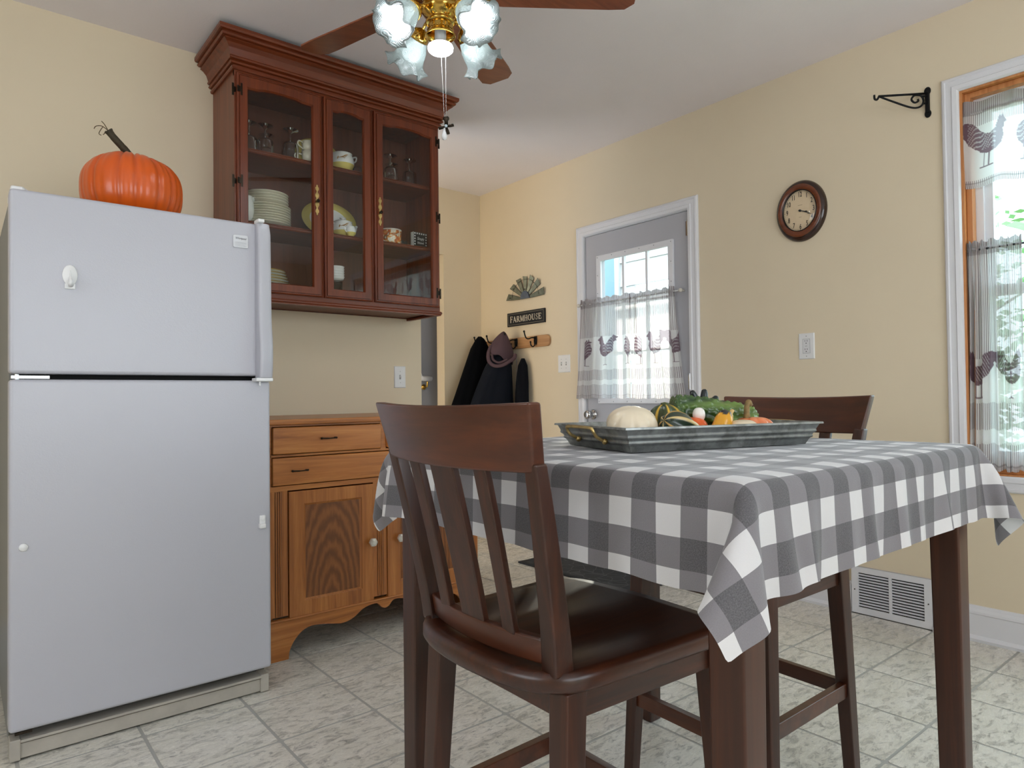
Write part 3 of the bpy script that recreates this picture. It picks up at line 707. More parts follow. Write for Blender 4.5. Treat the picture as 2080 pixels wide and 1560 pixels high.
for k in range(8):
    plate(px_, py_, z, .108, 'cream dinner plate, %s in the tall stack on the middle shelf' % pos_words[k], 'stacked cream plates on the middle shelf', M_cream, None, .014); z += .0112
for k in range(4):
    t = plate(px_+.0, py_+.0, z, .098, 'deep cream bowl plate, %s of the four on top of the tall plate stack' % ('lowest', 'second lowest', 'second highest', 'topmost')[k], 'stacked cream bowls on the plate stack', M_cream, None, .024); z += .0125
z = SH[0]+.0
ow = ('bottom', 'second', 'third', 'fourth', 'middle', 'sixth', 'seventh', 'eighth', 'top')
for k in range(9):
    plate(1.080, 3.09, z, .126-.0045*k, 'gold edged plate, %s of the nine stacked on the bottom left shelf' % ow[k], 'gold edged plates on the bottom shelf', M_china if k % 2 else M_cream, M_gold, .012); z += .0138
for k in range(3):
    plate(1.715, 3.09, SH[0]+.009*k, .105, 'cream plate, %s of the low stack at the bottom right' % ('lowest', 'middle', 'topmost')[k], 'low stack of plates at the bottom right', M_cream, M_gold, .009)
# creamer with spout at left
def pitcher(x, y, z, rz, r, h, label, cat, nm, low=None, up=None, spout=True, handle=True, lid=False):
    t = thing(nm, label, cat, (x, y, z), rz); bm = BM()
    up = up or M_china
    lathe(bm, [(0, 0), (r*.55, 0), (r*.58, h*.05), (r*.86, h*.2), (r*.98, h*.38)], 32, cap=False); obj('lower_body', bm, low or up, t, smooth=True)
    bm = BM(); rows = lathe(bm, [(r*.98, h*.38), (r, h*.5), (r*.93, h*.75), (r*.8, h*.92), (r*.84, h), (r*.78, h), (r*.72, h*.9), (0, h*.8)], 32, cap=False)
    if spout:
        for row in rows[3:6]:
            v = row[0]; 
            for k, w in ((0, 1), (1, .6), (-1, .6), (2, .2), (-2, .2)):
                row[k].co += Vector((r*.42*w, 0, h*.08*w))
    obj('upper_body', bm, up, t, smooth=True)
    if handle:
        bm = BM(); tube(bm, smoothpath([(-r*.8, 0, h*.85), (-r*1.35, 0, h*.95), (-r*1.5, 0, h*.6), (-r*.9, 0, h*.35)], 5), r*.075, 8); obj('handle', bm, up, t, smooth=True)
    if lid:
        bm = BM(); lathe(bm, [(r*.82, h*.97), (r*.7, h*1.05), (r*.3, h*1.12), (r*.12, h*1.16), (r*.18, h*1.24), (r*.3, h*1.27), (0, h*1.27)], 28, cap=False); obj('lid', bm, up, t, smooth=True)
    return t
pitcher(.965, 3.03, SH[1], .1, .046, .115, 'white china cream jug with a pouring lip at the left of the middle shelf', 'jug', 'cream_jug', handle=False)
M_wheat = plain('wheat_print', C(176, 130, 62), .4)
def sprig(parent, r, z, ang, s=1.0, mat=None):
    """printed wheat sprig: thin raised strokes on the side of a pot"""
    bm = BM()
    for k in range(5):
        a0 = ang+.05*k*s-.1; tube(bm, [((r+.001)*cos(a0+u*.38*s), (r+.001)*sin(a0+u*.38*s), z+(k-2)*.004*s*u+.006*s*sin(u*2.2)) for u in (0, .25, .5, .75, 1)], .0011, 4)
    for k in range(6): 
        a0 = ang-.16-.03*(k % 3); sphere(bm, ((r+.0005)*cos(a0), (r+.0005)*sin(a0), z+.004*(k//3)-.003*(k % 3)), .0022, u=6, v=4)
    obj('wheat_sprig', bm, mat or M_wheat, parent)
t = pitcher(1.435, 3.035, SH[2], 0, .058, .085, 'white and yellow china sugar bowl with wheat sprig on the upper shelf', 'bowl', 'sugar_bowl', M_yel, M_china, False, False)
sprig(t, .060, .052, -2.15, 1.2)
for s in (0, pi):
    bm = BM(); tube(bm, smoothpath([(.050*cos(s), .050*sin(s), .078), (.074*cos(s), .074*sin(s), .086), (.072*cos(s), .072*sin(s), .066), (.060*cos(s), .060*sin(s), .058)], 4), .004, 8); obj('handle', bm, M_china, t, smooth=True)
def standing_plate(x, y, z, rx, rz_, label, tilt=14):
    t = thing('serving_platter', label, 'platter', (x, y, z)); Mt = Matrix.Translation((0, 0, rz_)) @ Matrix.Rotation(radians(-tilt), 4, 'X') @ Matrix.Rotation(pi/2, 4, 'X') @ Matrix.Diagonal((rx, rz_, 1, 1))
    bm = BM(); lathe(bm, [(0, 0), (.66, 0), (.72, .004), (1, .014), (1, .018), (.70, .009)], 48, Mt, cap=False); obj('yellow_rim', bm, M_yel, t, smooth=True)
    bm = BM(); lathe(bm, [(.70, .009), (.66, .0065), (0, .006)], 48, Mt, cap=False); obj('white_centre', bm, M_china, t, smooth=True)
    return t
standing_plate(1.42, 3.165, SH[1]+.004, .142, .098, 'oval yellow rimmed platter standing upright on the middle shelf')
standing_plate(1.365, 3.17, SH[2]+.004, .115, .090, 'yellow rimmed plate standing upright behind the sugar bowl')
t = pitcher(1.438, 3.04, SH[1], 0, .054, .075, 'round white and yellow teapot with wheat sprig on the middle shelf', 'teapot', 'teapot', M_yel, M_china, False, True, True); sprig(t, .052, .046, -2.1, 1.3)
bm = BM(); tube(bm, smoothpath([(.046, 0, .025), (.060, 0, .036), (.068, 0, .056), (.074, 0, .066)], 4), [.011]*4+[.008]*4+[.006]*4+[.006], 10); obj('spout', bm, M_china, t, smooth=True)
pitcher(1.455, 2.99, SH[1], .3, .026, .046, 'tiny white and yellow cream pot in front of the teapot', 'jug', 'cream_jug', M_yel, M_china)
cup(1.50, 3.10, SH[2], 'pale grey glass mug behind the sugar bowl', 2.8, .03, .07, M_cup, True)
# stacked custard bowls standing on tumblers
for (x, y) in ((1.400, 3.04),):
    t = thing('glass_tumbler', 'dark glass tumbler carrying the stack of small white bowls', 'glass', (x, y, SH[0])); bm = BM()
    lathe(bm, [(0, 0), (.026, 0), (.032, .100), (.034, .104), (.030, .102), (.024, .006), (0, .006)], 24); obj('tumbler_wall', bm, glass('smoky_glass', (.45, .42, .42, 1), .12), t, smooth=True)
    for k in range(5): cup(x, y, SH[0]+.104+.0120*k, 'small white bowl, %s of the stack on the tumbler' % ('bottom', 'second', 'third', 'fourth', 'top')[k], 0, .042, .022, M_china, False, 'small white bowls on the tumbler', nm='small_bowl')
# autumn mug
def mugmat():
    s = NT('autumn_print'); v = s.tex(); a = s.noise(v, 34, 3, .6, .8)
    c = s.ramp(a, [(.40, C(236, 230, 214)), (.46, C(220, 160, 80)), (.55, C(206, 92, 34)), (.62, C(120, 84, 50)), (.68, C(232, 224, 200))])
    z = s.new('ShaderNodeSeparateXYZ'); s.l.new(s.tex(), z.inputs[0]); f = s.ramp(z.outputs[2], [(.062, (1, 1, 1, 1)), (.066, (0, 0, 0, 1))])
    s.set(Base_Color=s.mix(f, C(236, 232, 220), c), Roughness=.25); return s.m
cup(1.690, 3.03, SH[1], 'wide white bowl printed with orange pumpkins on the middle right shelf', 0, .058, .08, mugmat(), False, prof=[(.05, 0), (.056, .004), (.058, .07), (.055, .07), (.052, .008), (0, .008)], nm='autumn_bowl')['category'] = 'bowl'
t = thing('lace_trinket_box', 'small black openwork trinket box between the autumn bowl and the block sign', 'box', (1.785, 3.09, SH[1])); bm = BM()
for k in range(12):
    a = k*pi/6; sphere(bm, (.03*cos(a), .018*sin(a), .022+.006*(k % 2)), .011, u=8, v=6, sc=(1, .7, 1.3))
box(bm, -.034, .034, -.02, .02, 0, .018); obj('openwork_shell', bm, plain('black_resin', C(16, 17, 18), .5), t)
# block sign
t = thing('block_sign', 'small white-edged block sign with black checked front and script lettering on the middle shelf', 'sign', (1.868, 3.045, SH[1]), .08); bm = BM()
box(bm, -.043, .043, -.013, .013, 0, .086); obj('block', bm, plain('painted_white_wood', C(214, 214, 210), .6), t, bevel=.0015)
bm = BM(); box(bm, -.042, .042, -.0142, -.0131, .001, .085); obj('front_face', bm, plain('black_print', C(18, 20, 22), .5), t)
bm = BM(); 
for k in range(6):
    for a, b in (((-.035+k*.014), .0785), ((-.035+k*.014), .0075)): box(bm, a-.0035, a+.0035, -.0148, -.0143, b-.0035, b+.0035)
    for a, b in ((-.0385+.003, .0085+k*.014), (.0385-.003, .0085+k*.014)): box(bm, a-.0035, a+.0035, -.0149, -.0143, b-.0035, b+.0035)
obj('check_border', bm, plain('white_print', C(228, 228, 226), .6), t)
Mx = Matrix.Rotation(pi/2, 4, 'X')
text_mesh('Simply', .021, bpy.data.materials['white_print'], 'lettering', t, Matrix.Translation((0, -.0150, .052)) @ Mx, .8, .0002, shear=.25)
text_mesh('blessed', .017, bpy.data.materials['white_print'], 'lettering', t, Matrix.Translation((0, -.0150, .031)) @ Mx, .8, .0002, shear=.15)

# ------------------------------------------------------------ sideboard
sb = thing('sideboard', 'golden maple sideboard with two drawer rows and scalloped base beside the refrigerator', 'sideboard', (1.404, 2.59, 0))
hw = .490; dp = .655; M_sbs = M_mapleV
bm = BM(); prism(bm, [(-hw-.012, -.012), (hw+.012, -.012), (hw+.012, dp+.005), (-hw-.012, dp+.005)], .900, .921); obj('worktop', bm, M_maple, sb, bevel=.004)
bm = BM(); box(bm, -hw, -hw+.02, .018, dp, .0, .900); obj('side_panel', bm, M_sbs, sb)
bm = BM(); box(bm, hw-.02, hw, .018, dp, .0, .900); obj('side_panel', bm, M_sbs, sb)
bm = BM(); box(bm, -hw+.02, hw-.02, .02, dp, .165, .185); obj('bottom_panel', bm, M_maple, sb)
bm = BM(); box(bm, -hw+.02, hw-.02, dp-.01, dp-.002, .165, .900); obj('back_panel', bm, M_maple, sb)
bm = BM(); box(bm, -hw, hw, .004, .02, .893, .900); box(bm, -hw, hw, .004, .02, .776, .784); box(bm, -hw, hw, 0, .02, .645, .664); box(bm, -hw, -hw+.012, .004, .02, .664, .893); box(bm, hw-.012, hw, .004, .02, .664, .893); box(bm, -.013, .013, .004, .02, .784, .893); obj('front_frame', bm, M_maple, sb)
def pull(parent, x, z):
    bm = BM(); tube(bm, smoothpath([(x-.032, -.018, z), (x-.026, -.022, z), (x, -.024, z-.001), (x+.026, -.022, z), (x+.032, -.018, z)], 4), [.0042]*4+[.003]*4+[.0024]*4+[.003]*4+[.0042], 8)
    for s in (-1, 1): tube(bm, [(x+s*.027, 0, z), (x+s*.027, -.021, z)], .0035, 8)
    return obj('handle', bm, M_pewter, parent, smooth=True, label='dark metal drawer pull')
for (a, b) in ((-hw+.012, -.012), (.012, hw-.012)):
    bm = BM(); box(bm, a+.002, b-.002, -.010, .016, .787, .890); d = obj('drawer', bm, M_maple, sb, bevel=.005); pull(d, (a+b)/2-.008, .842)
bm = BM(); box(bm, -hw+.012, hw-.012, -.010, .016, .667, .773); d = obj('drawer', bm, M_maple, sb, bevel=.005); pull(d, -.373, .721); pull(d, .373, .721)
# pilasters with reeds
for (a, b) in ((-hw, -.417), (-.051, .011), (.417-.04, hw-.03)):
    if a > .3: a, b = .417, hw
    bm = BM(); box(bm, a, b, 0, .018, .165, .645)
    obj('pilaster', bm, M_sbs, sb)
    c = (a+b)/2
    for k in (-1, 0, 1):
        bm = BM(); tube(bm, [(c+k*.0085, .0, .168), (c+k*.0085, .0, .643)], .0038, 8); obj('reed', bm, M_sbs, sb)
    bm = BM()
    for k in (-1.5, -.5, .5, 1.5): box(bm, c+k*.0085-.0008, c+k*.0085+.0008, -.0008, .002, .166, .644)
    obj('reed_groove', bm, plain('groove_brown', C(70, 36, 16), .6), sb)  # dark brown strips between the reeds
M_knob = plain('mercury_glass', C(226, 224, 216), .12, .55)
for (a, b, kx) in ((-.414, -.053, -.067), (.013, .414, .066)):
    bm = BM(); fw = .062
    ring(bm, [(a, .150), (b, .150), (b, .640), (a, .640)], [(a+fw, .150+fw), (b-fw+.008, .150+fw), (b-fw+.008, .640-fw+.01), (a+fw, .640-fw+.01)], -.006, .014, 'y'); d = obj('door', bm, M_sbs, sb, bevel=.0025)
    bm = BM(); box(bm, a+fw-.004, b-fw+.012, .002, .010, .150+fw-.004, .650-fw+.004); obj('door_panel', bm, M_panel, d, label='flame grained inset panel')
    bm = BM(); i0 = [(a+fw, .150+fw), (b-fw+.008, .150+fw), (b-fw+.008, .650-fw), (a+fw, .650-fw)]; i1 = [(a+fw+.008, .158+fw), (b-fw, .158+fw), (b-fw, .642-fw), (a+fw+.008, .642-fw)]
    n = 4; A = [bm.verts.new((p[0], -.003, p[1])) for p in i0]; B = [bm.verts.new((p[0], .003, p[1])) for p in i1]
    for i in range(4): bm.faces.new((A[i], A[(i+1) % 4], B[(i+1) % 4], B[i]))
    obj('panel_moulding', bm, M_sbs, d)
    bm = BM(); Mk = Matrix.Translation((kx, -.006, .400)) @ Matrix.Rotation(pi/2, 4, 'X')
    lathe(bm, [(.006, 0), (.006, .010), (.010, .013), (.017, .018), (.0185, .025), (.016, .031), (.008, .035), (0, .0355)], 12, Mk, rib=lambda a_, z: 1+.05*cos(6*a_)); obj('knob', bm, M_knob, d, label='faceted mercury glass knob')
# scalloped base
def scallop():
    P = [(-hw-.004, 0), (-.418, 0)]
    key = [(-.418, 0), (-.414, .03), (-.398, .062), (-.365, .095), (-.325, .108), (-.27, .103), (-.235, .096), (-.20, .090), (-.165, .094), (-.135, .108), (-.105, .128), (-.075, .137), (-.045, .139), (-.03, .132), (-.018, .118), (-.004, .112), (0, .112)]
    left = [(p.x, p.y) for p in smoothpath([(a, b, 0) for a, b in key], 3)]
    pts = [(-hw-.004, 0)]+left; pts += [(-x, z) for x, z in left[::-1][1:]]+[(hw+.004, 0)]
    return pts
low = scallop(); n = len(low); up = [(x, .152) for x, z in low]
bm = BM(); F = [[bm.verts.new((p[0], y, p[1])) for p in L] for y in (-.006, .016) for L in (low, up)]
for i in range(n-1):
    bm.faces.new((F[0][i], F[0][i+1], F[1][i+1], F[1][i])); bm.faces.new((F[2][i], F[3][i], F[3][i+1], F[2][i+1])); bm.faces.new((F[0][i], F[2][i], F[2][i+1], F[0][i+1])); bm.faces.new((F[1][i], F[1][i+1], F[3][i+1], F[3][i]))
bm.faces.new((F[0][0], F[1][0], F[3][0], F[2][0])); bm.faces.new((F[0][-1], F[2][-1], F[3][-1], F[1][-1]))
obj('scalloped_base', bm, M_maple, sb)
bm = BM(); box(bm, -hw-.006, hw+.006, -.010, .016, .146, .156); obj('base_bead', bm, M_maple, sb, bevel=.004)
# ------------------------------------------------------------ table
TC = (1.246, .956); TR = .0096; TA = .464; TZ = .8805
tb = thing('dining_table', 'counter-height dark wood table under the checked tablecloth', 'table', (TC[0], TC[1], 0), TR)
bm = BM(); box(bm, -TA+.004, TA-.004, -TA+.004, TA-.004, TZ-.028, TZ-.001); obj('tabletop', bm, M_chair, tb, bevel=.013, seg=3)
li = .412
bm = BM()
for s in (-1, 1): box(bm, -li+.03, li-.03, s*li-.011, s*li+.011, TZ-.118, TZ-.028); box(bm, s*li-.011, s*li+.011, -li+.03, li-.03, TZ-.118, TZ-.028)
obj('apron', bm, M_chair, tb)
for sx in (-1, 1):
    for sy in (-1, 1):
        bm = BM(); w, w2 = .029, .024; ox, oy = sx*li, sy*li
        # outer faces straight, inner faces tapering
        def sq(h, k): 
            xa, xb = (ox-w, ox-w+2*k) if sx < 0 else (ox+w-2*k, ox+w); ya, yb = (oy-w, oy-w+2*k) if sy < 0 else (oy+w-2*k, oy+w)
            return [(xa, ya, h), (xb, ya, h), (xb, yb, h), (xa, yb, h)]
        hexa(bm, sq(0, w2), sq(TZ-.12, w)); hexa(bm, sq(TZ-.12, w), sq(TZ-.028, w)); obj('leg', bm, M_tleg, tb, bevel=.004)

# ------------------------------------------------------------ tablecloth: small cloth solver (numpy), then one mesh
def drape():
    hs = .609; n = 99; d = 2*hs/(n-1); g = np.linspace(-hs, hs, n); U, V = np.meshgrid(g, g, indexing='ij')
    X = np.stack([U, V, np.full_like(U, TZ+.006)], -1); rs = np.random.RandomState(5)
    X[..., 2] += .0015*rs.rand(n, n)
    P = X.copy(); rad = .016; top = TZ+.0035; A = TA+.0035; dt = 1/90.
    def cons(a, b, L, k):
        pa, pb = X[a], X[b]; D = pb-pa; l = np.linalg.norm(D, axis=-1, keepdims=True); C_ = D*((l-L)/np.maximum(l, 1e-9))*.5*k
        X[a] += C_; X[b] -= C_
    S = slice; pairs = []
    for ax in (0, 1):
        for st in (0, 1):
            a = S(st, n-1, 2); b = S(st+1, n, 2)
            pairs.append(((a, S(None)), (b, S(None)), d, 1.0) if ax == 0 else ((S(None), a), (S(None), b), d, 1.0))
    for st in (0, 1):
        a = S(st, n-1, 2); b = S(st+1, n, 2)
        pairs.append(((a, S(0, n-1)), (b, S(1, n)), d*sqrt(2), .28)); pairs.append(((a, S(1, n)), (b, S(0, n-1)), d*sqrt(2), .28))
    for ax in (0, 1):
        for st in range(4):
            a0 = np.arange(st, n-2, 4); a0 = np.concatenate([a0])[:]; 
            a = a0; b = a0+2
            pairs.append(((a, S(None)), (b, S(None)), 2*d, .10) if ax == 0 else ((S(None), a), (S(None), b), 2*d, .10))
    for it in range(260):
        v = (X-P)*(.99 if it < 170 else .95); P = X.copy(); X = X+v; X[..., 2] -= (1.6 if it < 150 else .8)*dt*dt
        cL = (U < -TA+.01) & (V > TA-.01); cN = (U < -TA+.01) & (V < -TA+.01)    # how the corners were left hanging
        X[..., 0] += np.where(cL, .30*dt*dt, 0)+np.where(cN, -.35*dt*dt, 0); X[..., 1] += np.where(cL, .1*dt*dt, 0)
        for k in range(12):
            for a, b, L, q in pairs: cons(a, b, L, q)
            # rounded box collision
            qx = np.abs(X[..., 0])-(A-rad); qy = np.abs(X[..., 1])-(A-rad); qz = X[..., 2]-(top-rad)
            m1 = (qz > -.2)
            ex, ey, ez = np.maximum(qx, 0), np.maximum(qy, 0), np.maximum(qz, 0)
            dist = np.sqrt(ex**2+ey**2+ez**2)
            inside = (dist < rad) & (np.maximum(qx, qy) < rad+.001) & m1
            outer = inside & (dist > 1e-6)
            sc = np.where(outer, rad/np.maximum(dist, 1e-6), 1)
            X[..., 0] = np.where(outer & (qx > 0), np.sign(X[..., 0])*((A-rad)+ex*sc), X[..., 0])
            X[..., 1] = np.where(outer & (qy > 0), np.sign(X[..., 1])*((A-rad)+ey*sc), X[..., 1])
            X[..., 2] = np.where(outer & (qz > 0), (top-rad)+ez*sc, X[..., 2])
            deep = inside & ~outer
            X[..., 2] = np.where(deep & (qz > -.03), top, X[..., 2])
        on = (np.maximum(qx, qy) < 0) & (X[..., 2] < top+.004)
        P[on] = P[on]*.3+X[on]*.7
    return X, U, V
Xc, Uc, Vc = drape()
# soft waves along the hanging sides and an uneven hem
_drop = np.clip((TZ-Xc[..., 2])/.15, 0, 1); _in = 1-np.clip((np.maximum(0, np.minimum(np.abs(Uc), np.abs(Vc))-TA+.10))/.10, 0, 1)
_wx = (.5*np.sin(Vc*27+1)+.5*np.sin(Vc*49+2.1)); _wy = (.6*np.sin(Uc*34+.4)+.5*np.sin(Uc*61+1.7)+.3*np.sin(Uc*95))
Xc[..., 0] += np.sign(Uc)*(np.abs(Uc) > TA)*_drop*_in*(.0035+.005*_wx)
Xc[..., 1] += np.sign(Vc)*(np.abs(Vc) > TA)*_drop*_in*(.006+.009*_wy)
Xc[..., 2] += _drop*_in*.004*np.where(np.abs(Vc) > TA, _wy, _wx)
Xc[..., 0] += (np.abs(Vc) > TA)*_drop*_in*.005*np.sin(Uc*55+Xc[..., 2]*20)
# faint creases left in the cloth where it lies flat
flat = np.clip((TA-np.maximum(np.abs(Uc), np.abs(Vc)))/.05, 0, 1)
Xc[..., 2] += flat*(.0012*np.sin(Uc*31+1.3*np.sin(Vc*17))*np.sin(Vc*23+Uc*9)+.0016)
def gingham():
    s = NT('checked_cotton'); uv = s.new('ShaderNodeUVMap'); uv.uv_map = 'uv'; sp = s.new('ShaderNodeSeparateXYZ'); s.l.new(uv.outputs[0], sp.inputs[0])
    fs = []
    for k in (0, 1):
        w_ = s.math('ADD', sp.outputs[k], .609-.026+.088*20)
        t = s.math('MODULO', w_, .088); fs.append(s.math('LESS_THAN', t, .044))
    tot = s.math('MULTIPLY', s.math('ADD', fs[0], fs[1]), .5)
    c = s.ramp(tot, [(0.0, C(226, 224, 224)), (.25, C(226, 224, 224)), (.26, C(132, 128, 132)), (.75, C(132, 128, 132)), (.76, C(58, 57, 61))]); 
    c.node.color_ramp.interpolation = 'CONSTANT'
    th = s.noise(uv.outputs[0], 520, 2, .7); fz = s.noise(uv.outputs[0], 60, 4, .6)
    c = s.mix(s.math('MULTIPLY', s.math('MULTIPLY', th, tot), .45), c, C(188, 184, 186))
    s.set(Base_Color=c, Roughness=.9, Specular_IOR_Level=.15, Sheen_Weight=.45, Sheen_Roughness=.4)
    s.bump(s.math('ADD', fz, s.math('MULTIPLY', th, .5)), .35, .0022)
    tl = s.new('ShaderNodeBsdfTranslucent'); s.l.new(c, tl.inputs[0]); mx = s.new('ShaderNodeMixShader'); mx.inputs[0].default_value = .22
    s.l.new(s.b.outputs[0], mx.inputs[1]); s.l.new(tl.outputs[0], mx.inputs[2]); s.l.new(mx.outputs[0], s.out.inputs[0]); return s.m
M_cloth = gingham()
me = gridmesh('tablecloth', Xc, uv=np.stack([Uc, Vc], -1), mats=(M_cloth,))
tc = obj('tablecloth', me, None); tc.location = (TC[0], TC[1], 0); tc.rotation_euler = (0, 0, TR)
sd = tc.modifiers.new('sub', 'SUBSURF'); sd.levels = 1; sd.render_levels = 1
tag(tc, 'grey and white checked cotton tablecloth draped over the dining table', 'tablecloth')

# ------------------------------------------------------------ counter chairs
ZS = .592
def make_chair(label, group):
    t = thing('counter_chair', label, 'chair', (0, 0, 0), 0, group)
    # seat: bowed rear edge, rounded corners, saddle dip
    n = 22; top = np.zeros((n+1, n+1, 3)); 
    for i in range(n+1):
        u = i/n
        for j in range(n+1):
            v = 2*j/n-1; cr = (abs(v)**7)*.020
            rear = -.010-.030*(1-v*v); front = .415-.012*v*v
            uu = rear+cr+(front-rear-2*cr)*u
            w = (.200+.020*u)*(1-.09*abs(2*u-1)**9)
            dip = .010*math.exp(-(((u-.45)/.33)**2))*(math.exp(-((abs(v)-.48)/.30)**2)) * 1.0
            top[i, j] = (uu, v*w, ZS-dip)
    bm = BM(); V = [[bm.verts.new(top[i, j]) for j in range(n+1)] for i in range(n+1)]
    for i in range(n):
        for j in range(n): bm.faces.new((V[i][j], V[i+1][j], V[i+1][j+1], V[i][j+1]))
    loop = [V[0][j] for j in range(n+1)]+[V[i][n] for i in range(1, n+1)]+[V[n][j] for j in range(n-1, -1, -1)]+[V[i][0] for i in range(n-1, 0, -1)]
    mid = [bm.verts.new((v.co.x, v.co.y, ZS-.006)) for v in loop]
    cen = Vector((.2, 0, 0))
    def off(v, k, z): 
        dd = Vector((v.co.x-cen.x, v.co.y, 0)); return bm.verts.new((v.co.x+dd.normalized().x*k, v.co.y+dd.normalized().y*k, z))
    m1 = [off(v, .004, ZS-.010) for v in loop]; m2 = [off(v, .004, ZS-.024) for v in loop]; bot = [off(v, 0.0, ZS-.030) for v in loop]
    for A, B in ((loop, m1), (m1, m2), (m2, bot)):
        for i in range(len(A)): bm.faces.new((A[i], A[(i+1) % len(A)], B[(i+1) % len(A)], B[i]))
    bm.faces.new(bot); 
    for v in mid: bm.verts.remove(v)
    obj('seat', bm, M_chair, t, smooth=True)
    zt = ZS-.030; za = .515
    # legs
    legs = {'rl': ((.040, .172), (.008, .186)), 'rr': ((.040, -.172), (.008, -.186)), 'fl': ((.375, .182), (.402, .205)), 'fr': ((.375, -.182), (.402, -.205))}
    def at(k, z): (a, b), (c, d) = legs[k]; u = (zt-z)/zt; return a+(c-a)*u, b+(d-b)*u
    for k in legs:
        bm = BM(); a = at(k, zt); b = at(k, 0); w, w2 = .021, .015
        hexa(bm, [(b[0]-w2, b[1]-w2, 0), (b[0]+w2, b[1]-w2, 0), (b[0]+w2, b[1]+w2, 0), (b[0]-w2, b[1]+w2, 0)], [(a[0]-w, a[1]-w, zt), (a[0]+w, a[1]-w, zt), (a[0]+w, a[1]+w, zt), (a[0]-w, a[1]+w, zt)])
        obj('leg', bm, M_chairV, t, bevel=.003)
    def bar(k1, k2, z0, z1, th, name, inset=0):
        p, q = at(k1, (z0+z1)/2), at(k2, (z0+z1)/2); d = Vector((q[0]-p[0], q[1]-p[1], 0)).normalized(); nn = Vector((-d.y, d.x, 0))*th/2
        P0, P1 = Vector((p[0], p[1], 0))+d*.012, Vector((q[0], q[1], 0))-d*.012
        bm = BM(); hexa(bm, [P0-nn+Vector((0, 0, z0)), P1-nn+Vector((0, 0, z0)), P1+nn+Vector((0, 0, z0)), P0+nn+Vector((0, 0, z0))], [P0-nn+Vector((0, 0, z1)), P1-nn+Vector((0, 0, z1)), P1+nn+Vector((0, 0, z1)), P0+nn+Vector((0, 0, z1))])
        obj(name, bm, M_chair if name == 'seat_rail' else M_rail, t, bevel=.002)
    for a, b in (('rl', 'rr'), ('fl', 'fr'), ('rl', 'fl'), ('rr', 'fr')): bar(a, b, za, zt, .022, 'seat_rail')
    bar('fl', 'fr', .180, .216, .020, 'stretcher'); bar('rl', 'rr', .230, .266, .020, 'stretcher'); bar('rl', 'fl', .230, .266, .020, 'stretcher'); bar('rr', 'fr', .230, .266, .020, 'stretcher')
    # back: posts lean backwards
    def bx(z): s = (z-ZS)/(.99-ZS); return .022-.085*max(s, 0)**1.15
    def by(z): s = (z-ZS)/(.99-ZS); return .170+.038*s
    for sy in (-1, 1):
        bm = BM(); rows = []
        for k in range(9):
            z = ZS+(.905-ZS)*k/8-(.006 if k == 0 else 0); x, y = bx(z), by(z)*sy; w = .0165-.003*k/8; dd = .019-.007*k/8
            rows.append([bm.verts.new(p) for p in ((x-dd, y-w, z), (x+dd, y-w, z), (x+dd, y+w, z), (x-dd, y+w, z))])
        for p, q in zip(rows, rows[1:]):
            for i in range(4): bm.faces.new((p[i], p[(i+1) % 4], q[(i+1) % 4], q[i]))
        bm.faces.new(rows[0]); bm.faces.new(rows[-1]); obj('back_post', bm, M_chairV, t, bevel=.0035)
    def curved(z0, z1, hw0, hw1, bow, th, name, dz=0.0, mat=None):
        bm = BM(); rows = []
        for k in range(25):
            v = 2*k/24-1; row = []
            for z, hw_, e in ((z0, hw0, 0), (z0, hw0, 1), (z1, hw1, 1), (z1, hw1, 0)):
                x = bx(z)-bow*(1-v*v); zz = z+(dz*(v*v) if z == z1 else dz*.5*(v*v-1))
                row.append(bm.verts.new((x+(th/2 if e else -th/2), v*hw_, zz)))
            rows.append(row)
        for p, q in zip(rows, rows[1:]):
            for i in range(4): bm.faces.new((p[i], p[(i+1) % 4], q[(i+1) % 4], q[i]))
        bm.faces.new(rows[0]); bm.faces.new(rows[-1]); obj(name, bm, mat or M_rail, t, bevel=.004, seg=2)
    curved(ZS+.004, ZS+.045, .158, .160, .022, .020, 'lower_rail')
    curved(.892, .987, .206, .224, .030, .024, 'top_rail', .005)
    for v0, w in ((.088, .0145), (0, .031), (-.088, .0145)):
        bm = BM(); rows = []
        for k in range(9):
            z = ZS+.040+(.905-ZS-.040)*k/8; s = (z-ZS)/(.99-ZS); v = v0*(1+.12*s); x = bx(z)-(.022+.008*s)*(1-(v/.2)**2); ww = w*(1+.12*s)
            rows.append([bm.verts.new(p) for p in ((x-.0065, v-ww, z), (x+.0065, v-ww, z), (x+.0065, v+ww, z), (x-.0065, v+ww, z))])
        for p, q in zip(rows, rows[1:]):
            for i in range(4): bm.faces.new((p[i], p[(i+1) % 4], q[(i+1) % 4], q[i]))
        bm.faces.new(rows[0]); bm.faces.new(rows[-1]); obj('slat', bm, M_chairV, t, bevel=.0025)
    return t
ch = make_chair('dark wooden counter chair in the foreground with its slatted back to the viewer', 'counter chairs at the table')
ch.location = (.673, .918, 0); ch.rotation_euler = (0, 0, -.015)
dup(ch, (1.781, .995, 0), 3.101, 'dark wooden counter chair on the far side of the table facing the viewer')

